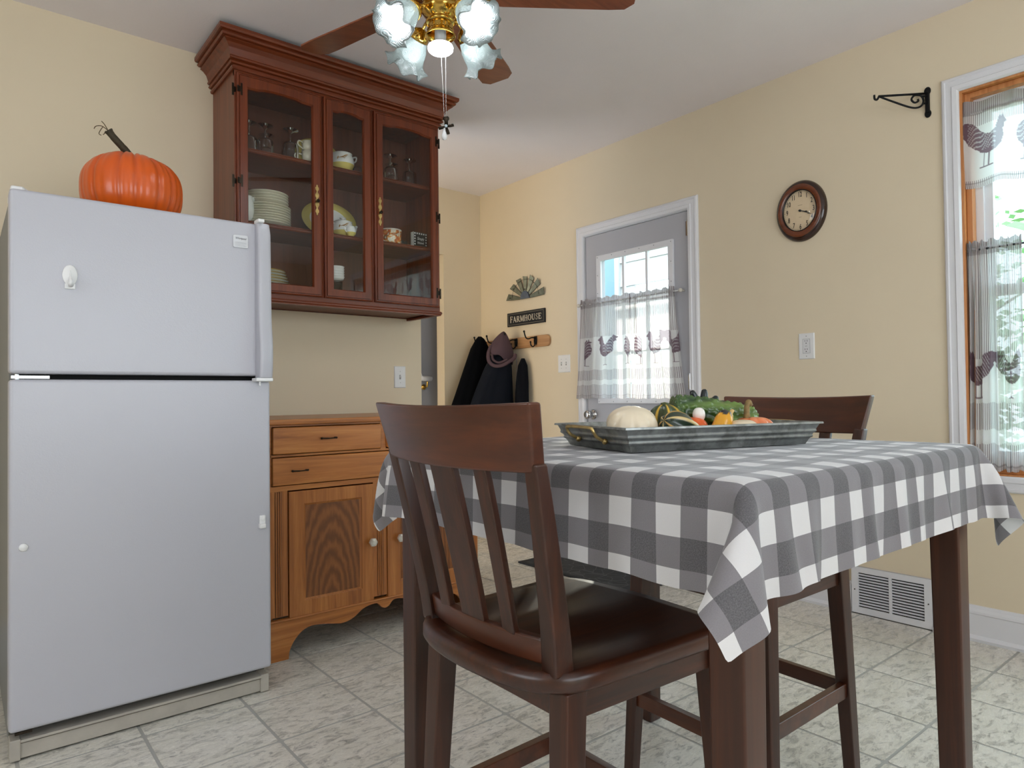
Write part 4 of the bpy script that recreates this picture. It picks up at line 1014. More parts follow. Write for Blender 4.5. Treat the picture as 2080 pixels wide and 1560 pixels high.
# ------------------------------------------------------------ galvanised tray with gourds
TRZ = TZ+.0065
TSC = 1.07; TLOC = (1.257, .930, TRZ)
Mtr = Matrix.Translation(TLOC) @ Matrix.Rotation(-.288, 4, 'Z') @ Matrix.Scale(TSC, 4)
def galv():
    s = NT('galvanised_steel'); v = s.tex(); vo = s.new('ShaderNodeTexVoronoi'); vo.inputs['Scale'].default_value = 70; s.l.new(v, vo.inputs['Vector'])
    f = s.noise(v, 26, 5, .65)
    c = s.mix(s.math('MULTIPLY', vo.outputs['Distance'], .6), C(140, 144, 142), C(178, 182, 180)); c = s.mix(s.ramp(f, [(.45, (0, 0, 0, 1)), (.62, (.75, .75, .75, 1))]), c, C(104, 106, 102))
    s.set(Base_Color=c, Roughness=s.math('ADD', s.math('MULTIPLY', f, .4), .22), Metallic=.75); s.bump(f, .1); return s.m
M_galv = galv()
ty = thing('metal_tray', 'galvanised metal tray of gourds standing on the checked tablecloth', 'tray', TLOC, -.288); ty.scale = (TSC,)*3
bm = BM(); L0, S0, L1, S1, hh = .208, .117, .230, .138, .046
rows = []
def trow(t, z, o=0): a, b = L0+(L1-L0)*t+o, S0+(S1-S0)*t+o; return [(-a, -b, z), (a, -b, z), (a, b, z), (-a, b, z)]
for k in range(25):
    z = .0012+(hh-.0012)*k/24; o = .0030*(math.exp(-((z-.017)/.0026)**2)+math.exp(-((z-.028)/.0026)**2)); rows.append([bm.verts.new(p) for p in trow(z/hh, z, o)])
for t_, z_ in ((1.12, hh), (1.14, hh-.003)): rows.append([bm.verts.new(p) for p in trow(t_, z_)])
for p, q in zip(rows, rows[1:]):
    for i in range(4): bm.faces.new((p[i], p[(i+1) % 4], q[(i+1) % 4], q[i]))
bm.faces.new(rows[0]); tr = obj('pan', bm, M_galv, ty); so = tr.modifiers.new('s', 'SOLIDIFY'); so.thickness = .0014; so.offset = 1
for s in (-1, 1):
    bm = BM(); e = s*(L0+.016); f_ = s*(L1+.020)
    tube(bm, smoothpath([(e, -.052, .018), (f_-s*.008, -.052, .028), (f_, -.052, .040), (f_+s*.001, -.040, .044), (f_+s*.001, .040, .044), (f_, .052, .040), (f_-s*.008, .052, .028), (e, .052, .018)], 5), .0032, 8)
    for y in (-.052, .052): sphere(bm, (e, y, .018), .006, u=8, v=6)
    obj('handle', bm, M_obrass, ty, smooth=True, label='thin brassy bail handle')
def gthing(name, label, cat, s, t, z, rz=0):
    p = Mtr @ Vector((s, t, z)); o = thing(name, label, cat, p, -.288+rz, 'gourds in the metal tray'); o.scale = (TSC,)*3; return o
def gpart(t, me, name='skin'): return obj(name, me, None, t)
def spine_(pts, k=5): return smoothpath(pts, k)
def interp(keys, n): xs = [k[0] for k in keys]; ys = [k[1] for k in keys]; return [float(np.interp(i/(n-1), xs, ys)) for i in range(n)]
def lathe_gourd(name, r, h, n=26, seg=72, rib=None, col=None, flat=.8, lean=(0, 0), bump=None):
    out = np.zeros((n, seg, 3)); cc = np.ones((n, seg, 4))
    for i in range(n):
        ph = -pi/2+pi*i/(n-1); z = h/2+h/2*sin(ph); rr = r*max(cos(ph), 0)**flat if 0 < i < n-1 else 0
        for k in range(seg):
            a = 2*pi*k/seg; q = rr*(rib(a, i/(n-1)) if rib else 1)+(bump(a, i/(n-1))*min(1, rr/r*1.5) if bump else 0)
            out[i, k] = (q*cos(a)+lean[0]*z, q*sin(a)+lean[1]*z, z)
            if col: cc[i, k, :3] = col(a, i/(n-1))
    return gridmesh(name, out, col=cc, closed=True, mats=(M_vc,))
w = C(236, 222, 196)[:3]; w2 = C(214, 190, 154)[:3]
def mixc(a, b, k): return [a[i]*(1-k)+b[i]*k for i in range(3)]
# white squash, left
t = gthing('white_squash', 'large cream white ribbed squash at the left end of the tray', 'squash', -.140, -.012, .0016, .3)
gpart(t, lathe_gourd('skin', .052, .068, rib=lambda a, t_: 1-.08*(1-abs(sin(a*4)))**2+.02*sin(2*a), col=lambda a, t_: mixc(w, w2, .5*(1-t_))))
t.rotation_euler = (radians(14), radians(-12), 0); t.location = Mtr @ Vector((-.136, -.006, .014))
# green/yellow acorn squash
dg = C(28, 46, 30)[:3]; yl = C(214, 172, 54)[:3]; lg = C(108, 120, 48)[:3]; crm = C(208, 186, 130)[:3]
def acol(a, t_):
    st = abs(sin(a*3.5)); k = max(0, 1-((1-st)/.0001)) if False else (1 if st < .22 else (0 if st > .34 else (1-(st-.22)/.12)))
    n = .5+.5*sin(a*31+t_*20)*sin(a*19-t_*33); c = mixc(dg, lg, .35*n); return mixc(c, yl if t_ > .45 else crm, k)
t = gthing('acorn_squash', 'dark green squash with cream ribs lying point to the left in the tray', 'squash', -.050, -.050, .034, 0)
t.rotation_euler = (Matrix.Rotation(-.288, 3, 'Z') @ Vector((-.93, -.18, .42))).to_track_quat('Z', 'Y').to_euler(); t.location = Mtr @ Vector((-.014, -.046, .018))
gpart(t, lathe_gourd('skin', .040, .092, rib=lambda a, t_: (1-.22*abs(cos(a*3))**1.5)*(1-.25*t_), col=lambda a, t_: mixc(dg, mixc(crm, C(196, 150, 70)[:3], .5+.5*sin(a*9)), 1 if abs(sin(a*3)) > .955 else 0), flat=.75))
t = gthing('winged_gourd', 'green and yellow winged gourd standing behind the acorn squash', 'gourd', -.035, .022, .0016, 1.1)
gpart(t, lathe_gourd('skin', .044, .084, rib=lambda a, t_: 1-.24*abs(cos(a*2.5))**1.5*(t_ > .3)-.1*(1-t_), col=lambda a, t_: acol(a+.3, t_), flat=.95))
bm = BM(); lathe(bm, [(.008, .074), (.007, .082), (.009, .086), (0, .088)], 10); obj('stem', bm, plain('green_stem', C(78, 84, 40), .6, var=(50, .3)), t, smooth=True)
# cream bottle gourd lying at the back
t = gthing('bottle_gourd', 'pale cream long-necked gourd lying at the back of the tray', 'gourd', -.060, .070, .0016, 0)
sp = spine_([(-.03, 0, .036), (.0, 0, .037), (.05, 0, .040), (.10, .0, .052), (.14, 0, .060)], 5); n = len(sp)
gpart(t, gourd_mesh('skin', sp, interp([(0, 0), (.05, .018), (.2, .033), (.45, .031), (.7, .017), (.95, .014), (1, 0)], n), 32, None, lambda a, t_: mixc(w, w2, .4+.2*sin(a)), None, M_vc))
# orange and white turban gourd
og = C(222, 92, 22)[:3]; wh = C(240, 234, 226)[:3]
t = gthing('turban_gourd', 'small glossy orange gourd with a white tip near the middle of the tray', 'gourd', .012, -.008, .0016, 0)
gpart(t, lathe_gourd('skin', .034, .056, rib=lambda a, t_: 1-.06*abs(cos(a*4))**4, col=lambda a, t_: og, flat=.7))
t2 = lathe_gourd('cap', .013, .030, n=14, seg=28, col=lambda a, t_: mixc(wh, og, max(0, .5-t_)*1.2)); q = obj('white_tip', t2, None, t); q.location = (.014, -.004, .046)
# little yellow gourd with dark tip
bk = C(34, 38, 40)[:3]; ye = C(226, 160, 32)[:3]
t = gthing('spoon_gourd', 'little yellow gourd with a dark green tip standing upright in the tray', 'gourd', .052, -.048, .0016, 0)
def ycol(a, t_): return mixc(mixc(ye, C(200, 180, 110)[:3], max(0, .4-t_)), bk, 1 if t_ > .80+.05*sin(a*5) else 0)
sp = spine_([(-.010, 0, 0), (-.006, 0, .018), (.004, 0, .04), (.010, 0, .058), (.013, 0, .072)], 5); n = len(sp)
gpart(t, gourd_mesh('skin', sp, interp([(0, 0), (.08, .014), (.35, .022), (.65, .019), (.9, .012), (1, 0)], n), 28, lambda a, t_: 1-.08*abs(sin(a*3)), ycol, None, M_vc))
bm = BM(); tube(bm, smoothpath([(.016, 0, .028), (.026, .002, .045), (.028, .002, .062), (.034, .002, .070)]), [.007]*6+[.0055]*6+[.004]*6+[.0035], 8); obj('curved_horn', bm, plain('cream_stem', C(214, 182, 116), .5), t, smooth=True)
# cream round gourd in front
t = gthing('cream_gourd', 'small round cream gourd at the front middle of the tray', 'gourd', .098, -.060, .0016, 0)
gpart(t, lathe_gourd('skin', .034, .050, rib=lambda a, t_: 1, col=lambda a, t_: mixc(w, w2, .3), flat=.6))
# big warty green gourd
gd = C(30, 62, 28)[:3]; gl_ = C(132, 164, 74)[:3]
rsw = np.random.RandomState(9); warts = [(rsw.rand()*2*pi, rsw.rand(), .5+.5*rsw.rand()) for _ in range(420)]
WA = np.array(warts)
def wbump(a, t_):
    da = np.abs((WA[:, 0]-a+pi) % (2*pi)-pi)*.036; dt = (WA[:, 1]-t_)*.20; q = (da**2+dt**2)/(.0046**2)
    return float(np.max(np.exp(-q)*WA[:, 2])*.0075)
def gcol(a, t_):
    b = min(1, wbump(a, t_)/.005); k = min(1, max(0, (t_-.25)*1.3+.3*sin(a*5+t_*8))); c = mixc(gd, gl_, k*.75); return mixc(c, mixc(gd, gl_, .3+.5*k), b*.6)
t = gthing('warty_gourd', 'big bumpy dark green gourd lying slanted across the tray', 'gourd', .085, .030, .0016, 0)
sp = spine_([(-.088, .02, .068), (-.075, .016, .066), (-.03, .006, .060), (.03, -.006, .050), (.085, -.018, .042), (.105, -.022, .038)], 18); n = len(sp)
gpart(t, gourd_mesh('skin', sp, interp([(0, 0), (.03, .016), (.12, .030), (.30, .034), (.55, .036), (.8, .034), (.93, .024), (1, 0)], n), 170, None, gcol, wbump, M_vc))
# dark and orange winged gourd at the back
t = gthing('crown_gourd', 'orange gourd with black-green finger-like points behind the warty gourd', 'gourd', .105, .080, .0016, 0)
def ccol(a, t_): return mixc(ye, C(22, 30, 32)[:3], 1 if t_ > .62+.07*sin(a*5) else 0)
gpart(t, lathe_gourd('skin', .040, .088, rib=lambda a, t_: 1-.15*abs(cos(a*2.5)), col=ccol, flat=.7))
for (dx, dy, dz, ex, ey, ez) in ((-.012, 0, .072, -.026, 0, .112), (-.002, -.004, .078, .006, -.004, .115), (.012, 0, .072, .045, .0, .098), (.018, -.004, .062, .062, -.004, .086), (-.018, .006, .07, -.035, .006, .10)):
    bm = BM(); tube(bm, smoothpath([(dx, dy, dz), ((dx+ex)/2+.003, (dy+ey)/2, (dz+ez)/2), (ex, ey, ez)], 5), [.013, .012, .011, .010, .0095, .009, .0085, .008, .007, .006, .003], 10)
    obj('point', bm, plain('dark_rind', C(24, 32, 34), .3), t, smooth=True)
# small orange pumpkin on its side with stem
t = gthing('mini_pumpkin', 'small salmon orange lobed pumpkin with curled stem at the right of the tray', 'pumpkin', .150, -.035, .0016, 0)
sal = C(232, 138, 92)[:3]
gpart(t, lathe_gourd('skin', .043, .054, rib=lambda a, t_: 1-.17*abs(sin(a*4))**3, col=lambda a, t_: mixc(sal, C(214, 104, 50)[:3], .4*abs(sin(a*4))**3), flat=.6))
bm = BM(); tube(bm, smoothpath([(-.018, 0, .046), (-.018, 0, .062), (-.017, 0, .078), (-.012, 0, .087), (-.007, 0, .078)]), [.007]*6+[.006]*6+[.0055]*6+[.005]*6+[.0055], 9); obj('stem', bm, plain('curled_stem', C(128, 104, 62), .7, var=(90, .4)), t, smooth=True)
t = gthing('dried_vine', 'dry brown vine twig lying over the far right edge of the tray', 'twig', .150, .112, .046, 0); bm = BM()
tube(bm, smoothpath([(-.06, .0, .004), (-.02, .004, .006), (.01, 0, .010), (.04, .003, .004)]), .0025, 6); tube(bm, smoothpath([(-.01, .0, .006), (.02, -.008, .002), (.05, -.006, .001)]), .0022, 6)
obj('twig', bm, bpy.data.materials['dry_tendril'], t)
# ------------------------------------------------------------ curtains
def pip(poly, x, y):
    ins = np.zeros(x.shape, bool); n = len(poly); j = n-1
    for i in range(n):
        xi, yi = poly[i]; xj, yj = poly[j]
        c = ((yi > y) != (yj > y)) & (x < (xj-xi)*(y-yi)/((yj-yi) or 1e-9)+xi); ins ^= c; j = i
    return ins
# rooster facing left, tail up to the right; unit = metres, origin at the feet
_S = 1.42
ROO = [(-.050, .126), (-.063, .112), (-.053, .108), (-.054, .099), (-.048, .092), (-.053, .074), (-.046, .054), (-.030, .042), (-.006, .036), (.014, .042), (.028, .053), (.040, .060), (.052, .068), (.060, .080), (.072, .090), (.070, .098), (.088, .106), (.083, .112), (.094, .121), (.080, .127), (.062, .132), (.044, .129), (.030, .118), (.018, .102), (.004, .092), (-.010, .090), (-.021, .098), (-.028, .111), (-.032, .124), (-.037, .134), (-.041, .128), (-.046, .135)]
HEN = [(-.020, .112), (-.030, .108), (-.022, .104), (-.024, .092), (-.030, .076), (-.026, .056), (-.010, .036), (.004, .024), (.008, .040), (.020, .052), (.026, .070), (.022, .090), (.008, .104), (-.004, .112), (-.008, .120), (-.012, .114), (-.017, .122)]
ROO = [(a*_S, b*_S) for a, b in ROO]; HEN = [(a*_S, b*_S) for a, b in HEN]
def birdmask(U, Z, feet_z, span, seed):
    """Z = height above hem"""
    m = np.zeros(U.shape); k = 0; x = .03
    while x < span+.1:
        poly, flip, w_ = ((ROO, 1, .235), (ROO, -1, .20), (HEN, -1, .16), (ROO, 1, .23), (HEN, 1, .17))[(k+seed) % 5]
        cx = x+w_*.4; X = (U-cx)*flip
        ins = pip(poly, X, Z-feet_z); hatch = (np.sin((X*.8+(Z-feet_z))*340+4*np.sin(X*90)) > .55) & (np.abs(X-.02) < .06) & (Z-feet_z > .07)
        m = np.maximum(m, np.where(ins, np.where(hatch, .55, 1.0), 0))
        for lx in (-.012, .008) if poly is ROO else (-.006, .004):
            leg = (np.abs(X-lx) < .0028) & (Z-feet_z > 0) & (Z-feet_z < .062)
            foot = (np.abs(Z-feet_z-.002) < .003) & (np.abs(X-lx+.004) < .019)
            m = np.maximum(m, (leg | foot)*.9)
        x += w_; k += 1
    return m
def curtainmat():
    s = NT('farm_curtain'); uv = s.new('ShaderNodeUVMap'); uv.uv_map = 'uv'; sp = s.new('ShaderNodeSeparateXYZ'); s.l.new(uv.outputs[0], sp.inputs[0])
    a = s.new('ShaderNodeAttribute'); a.attribute_name = 'col'; ch_ = s.new('ShaderNodeSeparateColor'); s.l.new(a.outputs['Color'], ch_.inputs[0])
    st = s.math('LESS_THAN', s.math('MODULO', s.math('ADD', sp.outputs[0], 4.0), .0082), .0030)
    stripe = s.math('MULTIPLY', st, ch_.outputs[1])           # G: striped band
    c = s.mix(s.math('MULTIPLY', stripe, .85), C(238, 237, 236), C(128, 112, 118))
    c = s.mix(s.math('MULTIPLY', ch_.outputs[0], .92), c, C(104, 72, 88))        # R: printed birds
    c = s.mix(s.math('MULTIPLY', ch_.outputs[2], .8), c, C(120, 106, 110))        # B: doubled hems
    wv = s.noise(uv.outputs[0], 900, 2, .6)
    df = s.new('ShaderNodeBsdfDiffuse'); tl = s.new('ShaderNodeBsdfTranslucent'); tp = s.new('ShaderNodeBsdfTransparent')
    s.l.new(c, df.inputs[0]); s.l.new(c, tl.inputs[0])
    m1 = s.new('ShaderNodeMixShader'); m1.inputs[0].default_value = .42; s.l.new(df.outputs[0], m1.inputs[1]); s.l.new(tl.outputs[0], m1.inputs[2])
    m2 = s.new('ShaderNodeMixShader'); s.l.new(s.math('SUBTRACT', .11, s.math('MULTIPLY', ch_.outputs[2], .09)), m2.inputs[0]); s.l.new(m1.outputs[0], m2.inputs[1]); s.l.new(tp.outputs[0], m2.inputs[2])
    s.l.new(m2.outputs[0], s.out.inputs[0]); return s.m
M_cur = curtainmat()
def curtain(name, label, x, ya, yb, ztop, zbot, wf, folds, amp, seed, bands, feet, nu=260, nv=190, flare=(0, 0), ruffle=.028, gather=None, xb=None, sagtop=.004):
    """hangs in a plane parallel to the right wall, from ya (u=0, farther) to yb; bands: (h0,h1) above hem that are striped"""
    Hh = ztop-zbot; u = np.linspace(0, 1, nu); v = np.linspace(0, 1, nv); V, U = np.meshgrid(v, u, indexing='ij')
    rs = np.random.RandomState(seed); ph = rs.rand(8)*6.28
    warp = U+.018*np.sin(2*pi*U*folds*.37+ph[0])+.012*np.sin(2*pi*U*folds*.71+ph[1])
    if gather: warp = warp+gather(U)
    warp = (warp-warp[:, :1])/(warp[:, -1:]-warp[:, :1])
    h = Hh*V                                   # from the top
    y = ya+(yb-ya)*warp+(flare[0]*(1-U)+flare[1]*U)*V**1.6
    hf = np.sin(2*pi*U*folds*2.0+ph[2]+.8*np.sin(2*pi*U*5+ph[5]))
    lf = np.sin(2*pi*U*folds+ph[3]+.9*np.sin(2*pi*U*2.3+ph[4]))
    head = np.exp(-((h-ruffle)/.008)**2)
    a_low = np.clip((h-ruffle)/.25, 0, 1)
    dx = .007*hf*(1-a_low)*(1-.75*head)+amp*lf*(.25+.75*a_low)
    X = x-dx-.006
    Z = ztop-h+np.where(h < ruffle, (1-h/ruffle)*.006*np.sin(2*pi*U*folds*1.1+ph[6]), 0)+.004*np.sin(2*pi*U*folds+ph[7])*V
    P = np.stack([X, y, Z], -1); hem = Hh-h; Uw = U*wf
    R = birdmask(Uw, hem, feet, wf, seed) if feet is not None else np.zeros_like(U)
    G = np.zeros_like(U)
    for b0, b1 in bands: G = np.maximum(G, (hem >= b0) & (hem <= b1))
    B = np.where(h < .055, .55, 0)+np.where(hem < .020, .18, 0)+np.where(np.abs(hem-.020) < .003, .6, 0)+np.where((Uw < .012) | (Uw > wf-.012), .45, 0)
    col = np.stack([R, G, np.clip(B, 0, 1), np.ones_like(U)], -1)
    me = gridmesh(name, P, uv=np.stack([Uw, hem], -1), col=col, mats=(M_cur,))
    o = obj(name, me, None); tag(o, label, 'curtain'); return o
M_rod = plain('white_rod', C(226, 226, 226), .3)
xc = XB-.030; zt_, zb_ = 1.612, .982
b1 = ((0, .085), (.115, .180), (.385, .63))
curtain('cafe_curtain', 'left half of the striped rooster curtain across the door glass', xc, 3.125, 2.700, zt_+.002, zb_, .52, 5, .010, 2, b1, .205, flare=(.045, .0), ruffle=.026)
curtain('cafe_curtain', 'right half of the striped rooster curtain across the door glass, with deeper folds', xc, 2.705, 2.375, zt_-.003, zb_-.003, .56, 5, .016, 4, b1, .205, flare=(0, -.055), ruffle=.026)
rod = thing('curtain_rod', 'white curtain rod across the door glass', 'rod'); bm = BM(); tube(bm, [(xc+.001, 3.14, zt_-.028), (xc+.001, 2.335, zt_-.028)], .0045, 10); obj('pole', bm, M_rod, rod, smooth=True)
for y in (3.14, 2.335):
    bm = BM(); sphere(bm, (xc-.004, y, zt_-.028), .012); tube(bm, [(xc-.004, y, zt_-.028), (XB+.004, y, zt_-.028)], .005, 8); obj('rod_end', bm, plain('crystal_end', C(214, 208, 196), .15), rod, smooth=True)
# window: valance and cafe pair
xw = XB+.012
curtain('valance_curtain', 'short striped rooster valance at the top of the right window', xw, .955, -.57, 2.168, 1.822, 1.9, 9, .013, 1, ((0, .03), (.245, .36)), .075, nu=520, nv=130, flare=(.022, 0), ruffle=.045)
curtain('cafe_curtain', 'long striped rooster curtain hanging at the left of the right window', xw, .955, .770, 1.600, .685, .46, 7, .015, 0, ((0, .105), (.160, .265), (.445, .93)), .285, nu=240, nv=260, ruffle=.030, gather=lambda U: np.where(U < .55, -.10*np.sin(U/.55*pi), 0), flare=(.015, .0))
for z, nm in ((2.121, 'curtain rod of the valance in the right window'), (1.568, 'lower curtain rod of the right window')):
    rod = thing('curtain_rod', nm, 'rod'); bm = BM(); tube(bm, [(xw+.001, .956, z), (xw+.001, -.585, z)], .0045, 8); obj('pole', bm, plain('dark_rod', C(90, 92, 96), .3, .6) if z < 2 else M_rod, rod, smooth=True)

# ------------------------------------------------------------ ceiling fan with light kit
FC = (1.185, 1.790)
fan = thing('ceiling_fan', 'brass ceiling fan with reddish wooden blades and frosted tulip lamp shades', 'ceiling fan', (FC[0], FC[1], 0))
def bulbmat(name, e, col=(.90, .955, 1, 1)):
    s = NT(name); s.set(Base_Color=(1, 1, 1, 1), Emission_Color=col, Emission_Strength=e); return s.m
M_bulb = bulbmat('lit_bulb', 44.0); M_lens = bulbmat('lit_lens', 34.0)
def shademat():
    s = NT('frosted_tulip_glass'); v = s.tex(); vo = s.new('ShaderNodeTexVoronoi'); vo.inputs['Scale'].default_value = 26; s.l.new(v, vo.inputs['Vector'])
    rings_ = s.math('SINE', s.math('MULTIPLY', vo.outputs['Distance'], 60.))
    df = s.new('ShaderNodeBsdfDiffuse'); tl = s.new('ShaderNodeBsdfTranslucent'); tp = s.new('ShaderNodeBsdfTransparent'); gl = s.new('ShaderNodeBsdfGlossy')
    df.inputs[0].default_value = (.42, .47, .47, 1); tl.inputs[0].default_value = (.17, .195, .188, 1)
    tp.inputs[0].default_value = (.92, .97, .97, 1); gl.inputs['Roughness'].default_value = .25
    m1 = s.new('ShaderNodeMixShader'); m1.inputs[0].default_value = .38; s.l.new(df.outputs[0], m1.inputs[1]); s.l.new(tl.outputs[0], m1.inputs[2])
    m2 = s.new('ShaderNodeMixShader'); m2.inputs[0].default_value = .10; s.l.new(m1.outputs[0], m2.inputs[1]); s.l.new(tp.outputs[0], m2.inputs[2])
    m3 = s.new('ShaderNodeMixShader'); m3.inputs[0].default_value = .08; s.l.new(m2.outputs[0], m3.inputs[1]); s.l.new(gl.outputs[0], m3.inputs[2])
    bp_ = s.new('ShaderNodeBump'); bp_.inputs['Strength'].default_value = .35; bp_.inputs['Distance'].default_value = .003; s.l.new(rings_, bp_.inputs['Height'])
    for x in (df, tl, gl): s.l.new(bp_.outputs[0], x.inputs['Normal'])
    s.l.new(m3.outputs[0], s.out.inputs[0]); return s.m
M_shade = shademat()
M_blade = wood('fan_blade_wood', C(96, 48, 28), C(130, 70, 42), C(154, 90, 58), 'x', .3, .3)
bm = BM(); lathe(bm, [(0, H-.001), (.075, H-.001), (.078, H-.02), (.05, H-.06), (.016, H-.075), (.016, 2.46), (.06, 2.455), (.115, 2.43), (.13, 2.40), (.13, 2.33), (.118, 2.30), (.07, 2.285), (.05, 2.28), (0, 2.28)], 40); obj('motor_housing', bm, M_brass, fan, smooth=True)
bm = BM()
lathe(bm, [(0, 2.285), (.058, 2.285), (.060, 2.27), (.052, 2.262), (.056, 2.245), (.062, 2.235), (.060, 2.222), (.048, 2.210), (.040, 2.203), (.038, 2.197), (.046, 2.193), (.0475, 2.188), (.042, 2.183), (0, 2.183)], 40, rib=lambda a, z: 1+.03*cos(10*a)*(2.21 < z < 2.262)); obj('light_hub', bm, M_brass, fan, smooth=True)
bm = BM(); lathe(bm, [(.038, 2.184), (.040, 2.172), (.041, 2.160), (.046, 2.152), (.0485, 2.146), (.046, 2.144), (.039, 2.158), (.036, 2.184)], 36, cap=False); obj('lower_cup', bm, M_brass, fan, smooth=True)
bm = BM()
for k in range(26):
    a = k*2*pi/26; c0 = Vector((.0415*cos(a), .0415*sin(a), 2.166)); T_ = Matrix.Translation(c0) @ Matrix.Rotation(a, 4, 'Z') @ Matrix.Rotation(.5 if k % 2 else -.5, 4, 'X')
    sphere(bm, (0, 0, 0), .0045, T_, 6, 4, (.3, 1, .4))
obj('leaf_band', bm, M_brass, fan)
bm = BM(); lathe(bm, [(0, 2.168), (.017, 2.168), (.018, 2.160), (.018, 2.128), (.020, 2.124), (.033, 2.120), (.036, 2.117), (0, 2.117)], 24); obj('bulb_base', bm, M_plastic, fan, smooth=True)
bm = BM(); lathe(bm, [(.030, 2.118), (.0385, 2.115), (.0405, 2.110), (.0395, 2.102), (.033, 2.096), (.018, 2.0925), (0, 2.092)], 28); obj('spot_bulb', bm, M_lens, fan, smooth=True, label='lit round spot bulb')
view = math.atan2(_F.y, _F.x)
for k, off_ in enumerate((45, 135, 225, 315)):
    a = view+radians(off_); Rz = Matrix.Rotation(a, 4, 'Z')
    # shade axis: outwards and down 45 degrees, from the neck
    arm = BM(); tube(arm, [Rz @ p for p in smoothpath([(.035, 0, 2.205), (.055, 0, 2.214), (.075, 0, 2.216), (.094, 0, 2.200)], 5)], [.006]*5+[.0052]*5+[.005]*5+[.005], 8)
    sphere(arm, Rz @ Vector((.066, 0, 2.217)), .008, u=8, v=6)
    obj('lamp_arm', arm, M_brass, fan, smooth=True)
    tilt = radians(180-47); ax = Matrix.Translation(Rz @ Vector((.092, 0, 2.205))) @ Rz @ Matrix.Rotation(tilt, 4, 'Y')   # local +z points out and down
    ho = BM(); lathe(ho, [(0, -.004), (.010, -.002), (.020, .004), (.030, .016), (.0335, .026), (.0335, .034), (.0305, .034), (.0305, .028)], 28, ax, cap=False, rib=lambda a_, z: 1+.05*cos(14*a_)*(z < .026)); obj('shade_holder', ho, M_brass, fan, smooth=True)
    nu, nv = 96, 30; P = np.zeros((nv, nu, 3)); Mi = np.array(ax)
    for i in range(nv):
        t = i/(nv-1); zz = .026+.105*t; r0 = float(np.interp(t, [0, .1, .35, .62, .8, .92, 1], [.029, .033, .044, .048, .050, .058, .070]))
        for j in range(nu):
            th = 2*pi*j/nu; fl = max(0, (t-.55)/.45)**1.6
            r = r0*(1+.10*fl*cos(6*th+k)+.04*fl*cos(12*th)); z2 = zz+fl*(.012*cos(6*th+k+pi))
            q = Mi @ np.array([r*cos(th), r*sin(th), z2, 1]); P[i, j] = q[:3]
    me = gridmesh('lamp_shade', P, closed=True, mats=(M_shade,)); sh = obj('lamp_shade', me, None, fan); s_ = sh.modifiers.new('s', 'SOLIDIFY'); s_.thickness = .0022
    bb = BM(); lathe(bb, [(0, .030), (.013, .032), (.014, .048), (.020, .058), (.0295, .074), (.0305, .085), (.026, .099), (.014, .1075), (0, .109)], 24, ax); obj('bulb', bb, M_bulb, sh, smooth=True, label='lit frosted bulb')
for k in range(5):
    a = radians(-37.5+72*k); Mb = Matrix.Rotation(a, 4, 'Z')
    bm = BM(); pts = [(.16, -.050), (.20, -.055), (.55, -.066), (.60, -.064), (.628, -.040), (.630, .038), (.602, .064), (.55, .066), (.20, .055), (.16, .050)]
    prism(bm, pts, -.003, .003, 'z', Mb @ Matrix.Translation((0, 0, 2.285)) @ Matrix.Rotation(radians(-10), 4, 'X')); bl = obj('fan_blade', bm, M_blade, fan, bevel=.0015)
    bm = BM()
    for q in ([(.10, -.012), (.17, -.035), (.22, -.035), (.235, 0), (.22, .035), (.17, .035), (.10, .012)],): prism(bm, q, -.008, -.004, 'z', Mb @ Matrix.Translation((0, 0, 2.290)) @ Matrix.Rotation(radians(-8), 4, 'X'))
    obj('blade_iron', bm, M_brass, bl)
# pull chains and pendants
def chain(x0, x1, zt0, zb0, nm, parent):
    bm = BM(); n = int((zt0-zb0)/.0042)
    for k in range(n+1):
        t = k/n; c = Vector(x0).lerp(Vector(x1), t); bmesh.ops.create_icosphere(bm, subdivisions=1, radius=.0014, matrix=Matrix.Translation((c.x, c.y, zt0+(zb0-zt0)*t)))
    tube(bm, [(x0[0], x0[1], zt0), (x1[0], x1[1], zb0)], .0004, 4)
    return obj(nm, bm, M_chrome, parent, smooth=True)
rv = Vector((_R.x, _R.y, 0))
ca = -rv*.004+Vector((_F.x, _F.y, 0))*.036; cb_ = rv*.013+Vector((_F.x, _F.y, 0))*.036
e1 = -rv*.0+Vector((_F.x, _F.y, 0))*.036+rv*.006; e2 = rv*.012+Vector((_F.x, _F.y, 0))*.036
chain(ca, e1, 2.168, 1.905, 'pull_chain', fan); chain(cb_, e2, 2.168, 1.905, 'pull_chain', fan)
c0 = Vector((e1.x, e1.y, 1.846)); bm = BM(); lathe(bm, [(0, -.014), (.007, -.011), (.0095, -.002), (.008, .006), (.003, .020), (.002, .028), (0, .028)], 14, Matrix.Translation(c0+Vector((0, 0, -.004)))); tube(bm, [c0+Vector((0, 0, .02)), Vector((e1.x, e1.y, 1.905))], .001, 4)
obj('teardrop_pendant', bm, plain('pearl_drop', C(225, 226, 228), .15), fan, smooth=True, label='pale teardrop shaped pull')
bm = BM(); c1 = Vector((e2.x, e2.y, 1.872)); fwd = Vector((_F.x, _F.y, 0))
lathe(bm, [(.002, .034), (.010, .030), (.0105, .024), (.006, .018), (.006, 0), (0, 0)], 12, Matrix.Translation(c1))
for dv in ((rv*1.0+Vector((0, 0, .22))), (-rv*.95+Vector((0, 0, -.22))), (rv*.28+Vector((0, 0, -1)))):
    d_ = dv.normalized(); tube(bm, [c1, c1+d_*.012, c1+d_*.025], [.003, .005, .0055], 8)
obj('fan_pendant', bm, M_pewter, fan, smooth=True, label='tiny dark bladed pull in the shape of a fan')
bm = BM(); sphere(bm, c1-fwd*.006, .005); obj('pendant_bead', bm, plain('glass_bead', C(190, 206, 216), .1), fan, smooth=True)

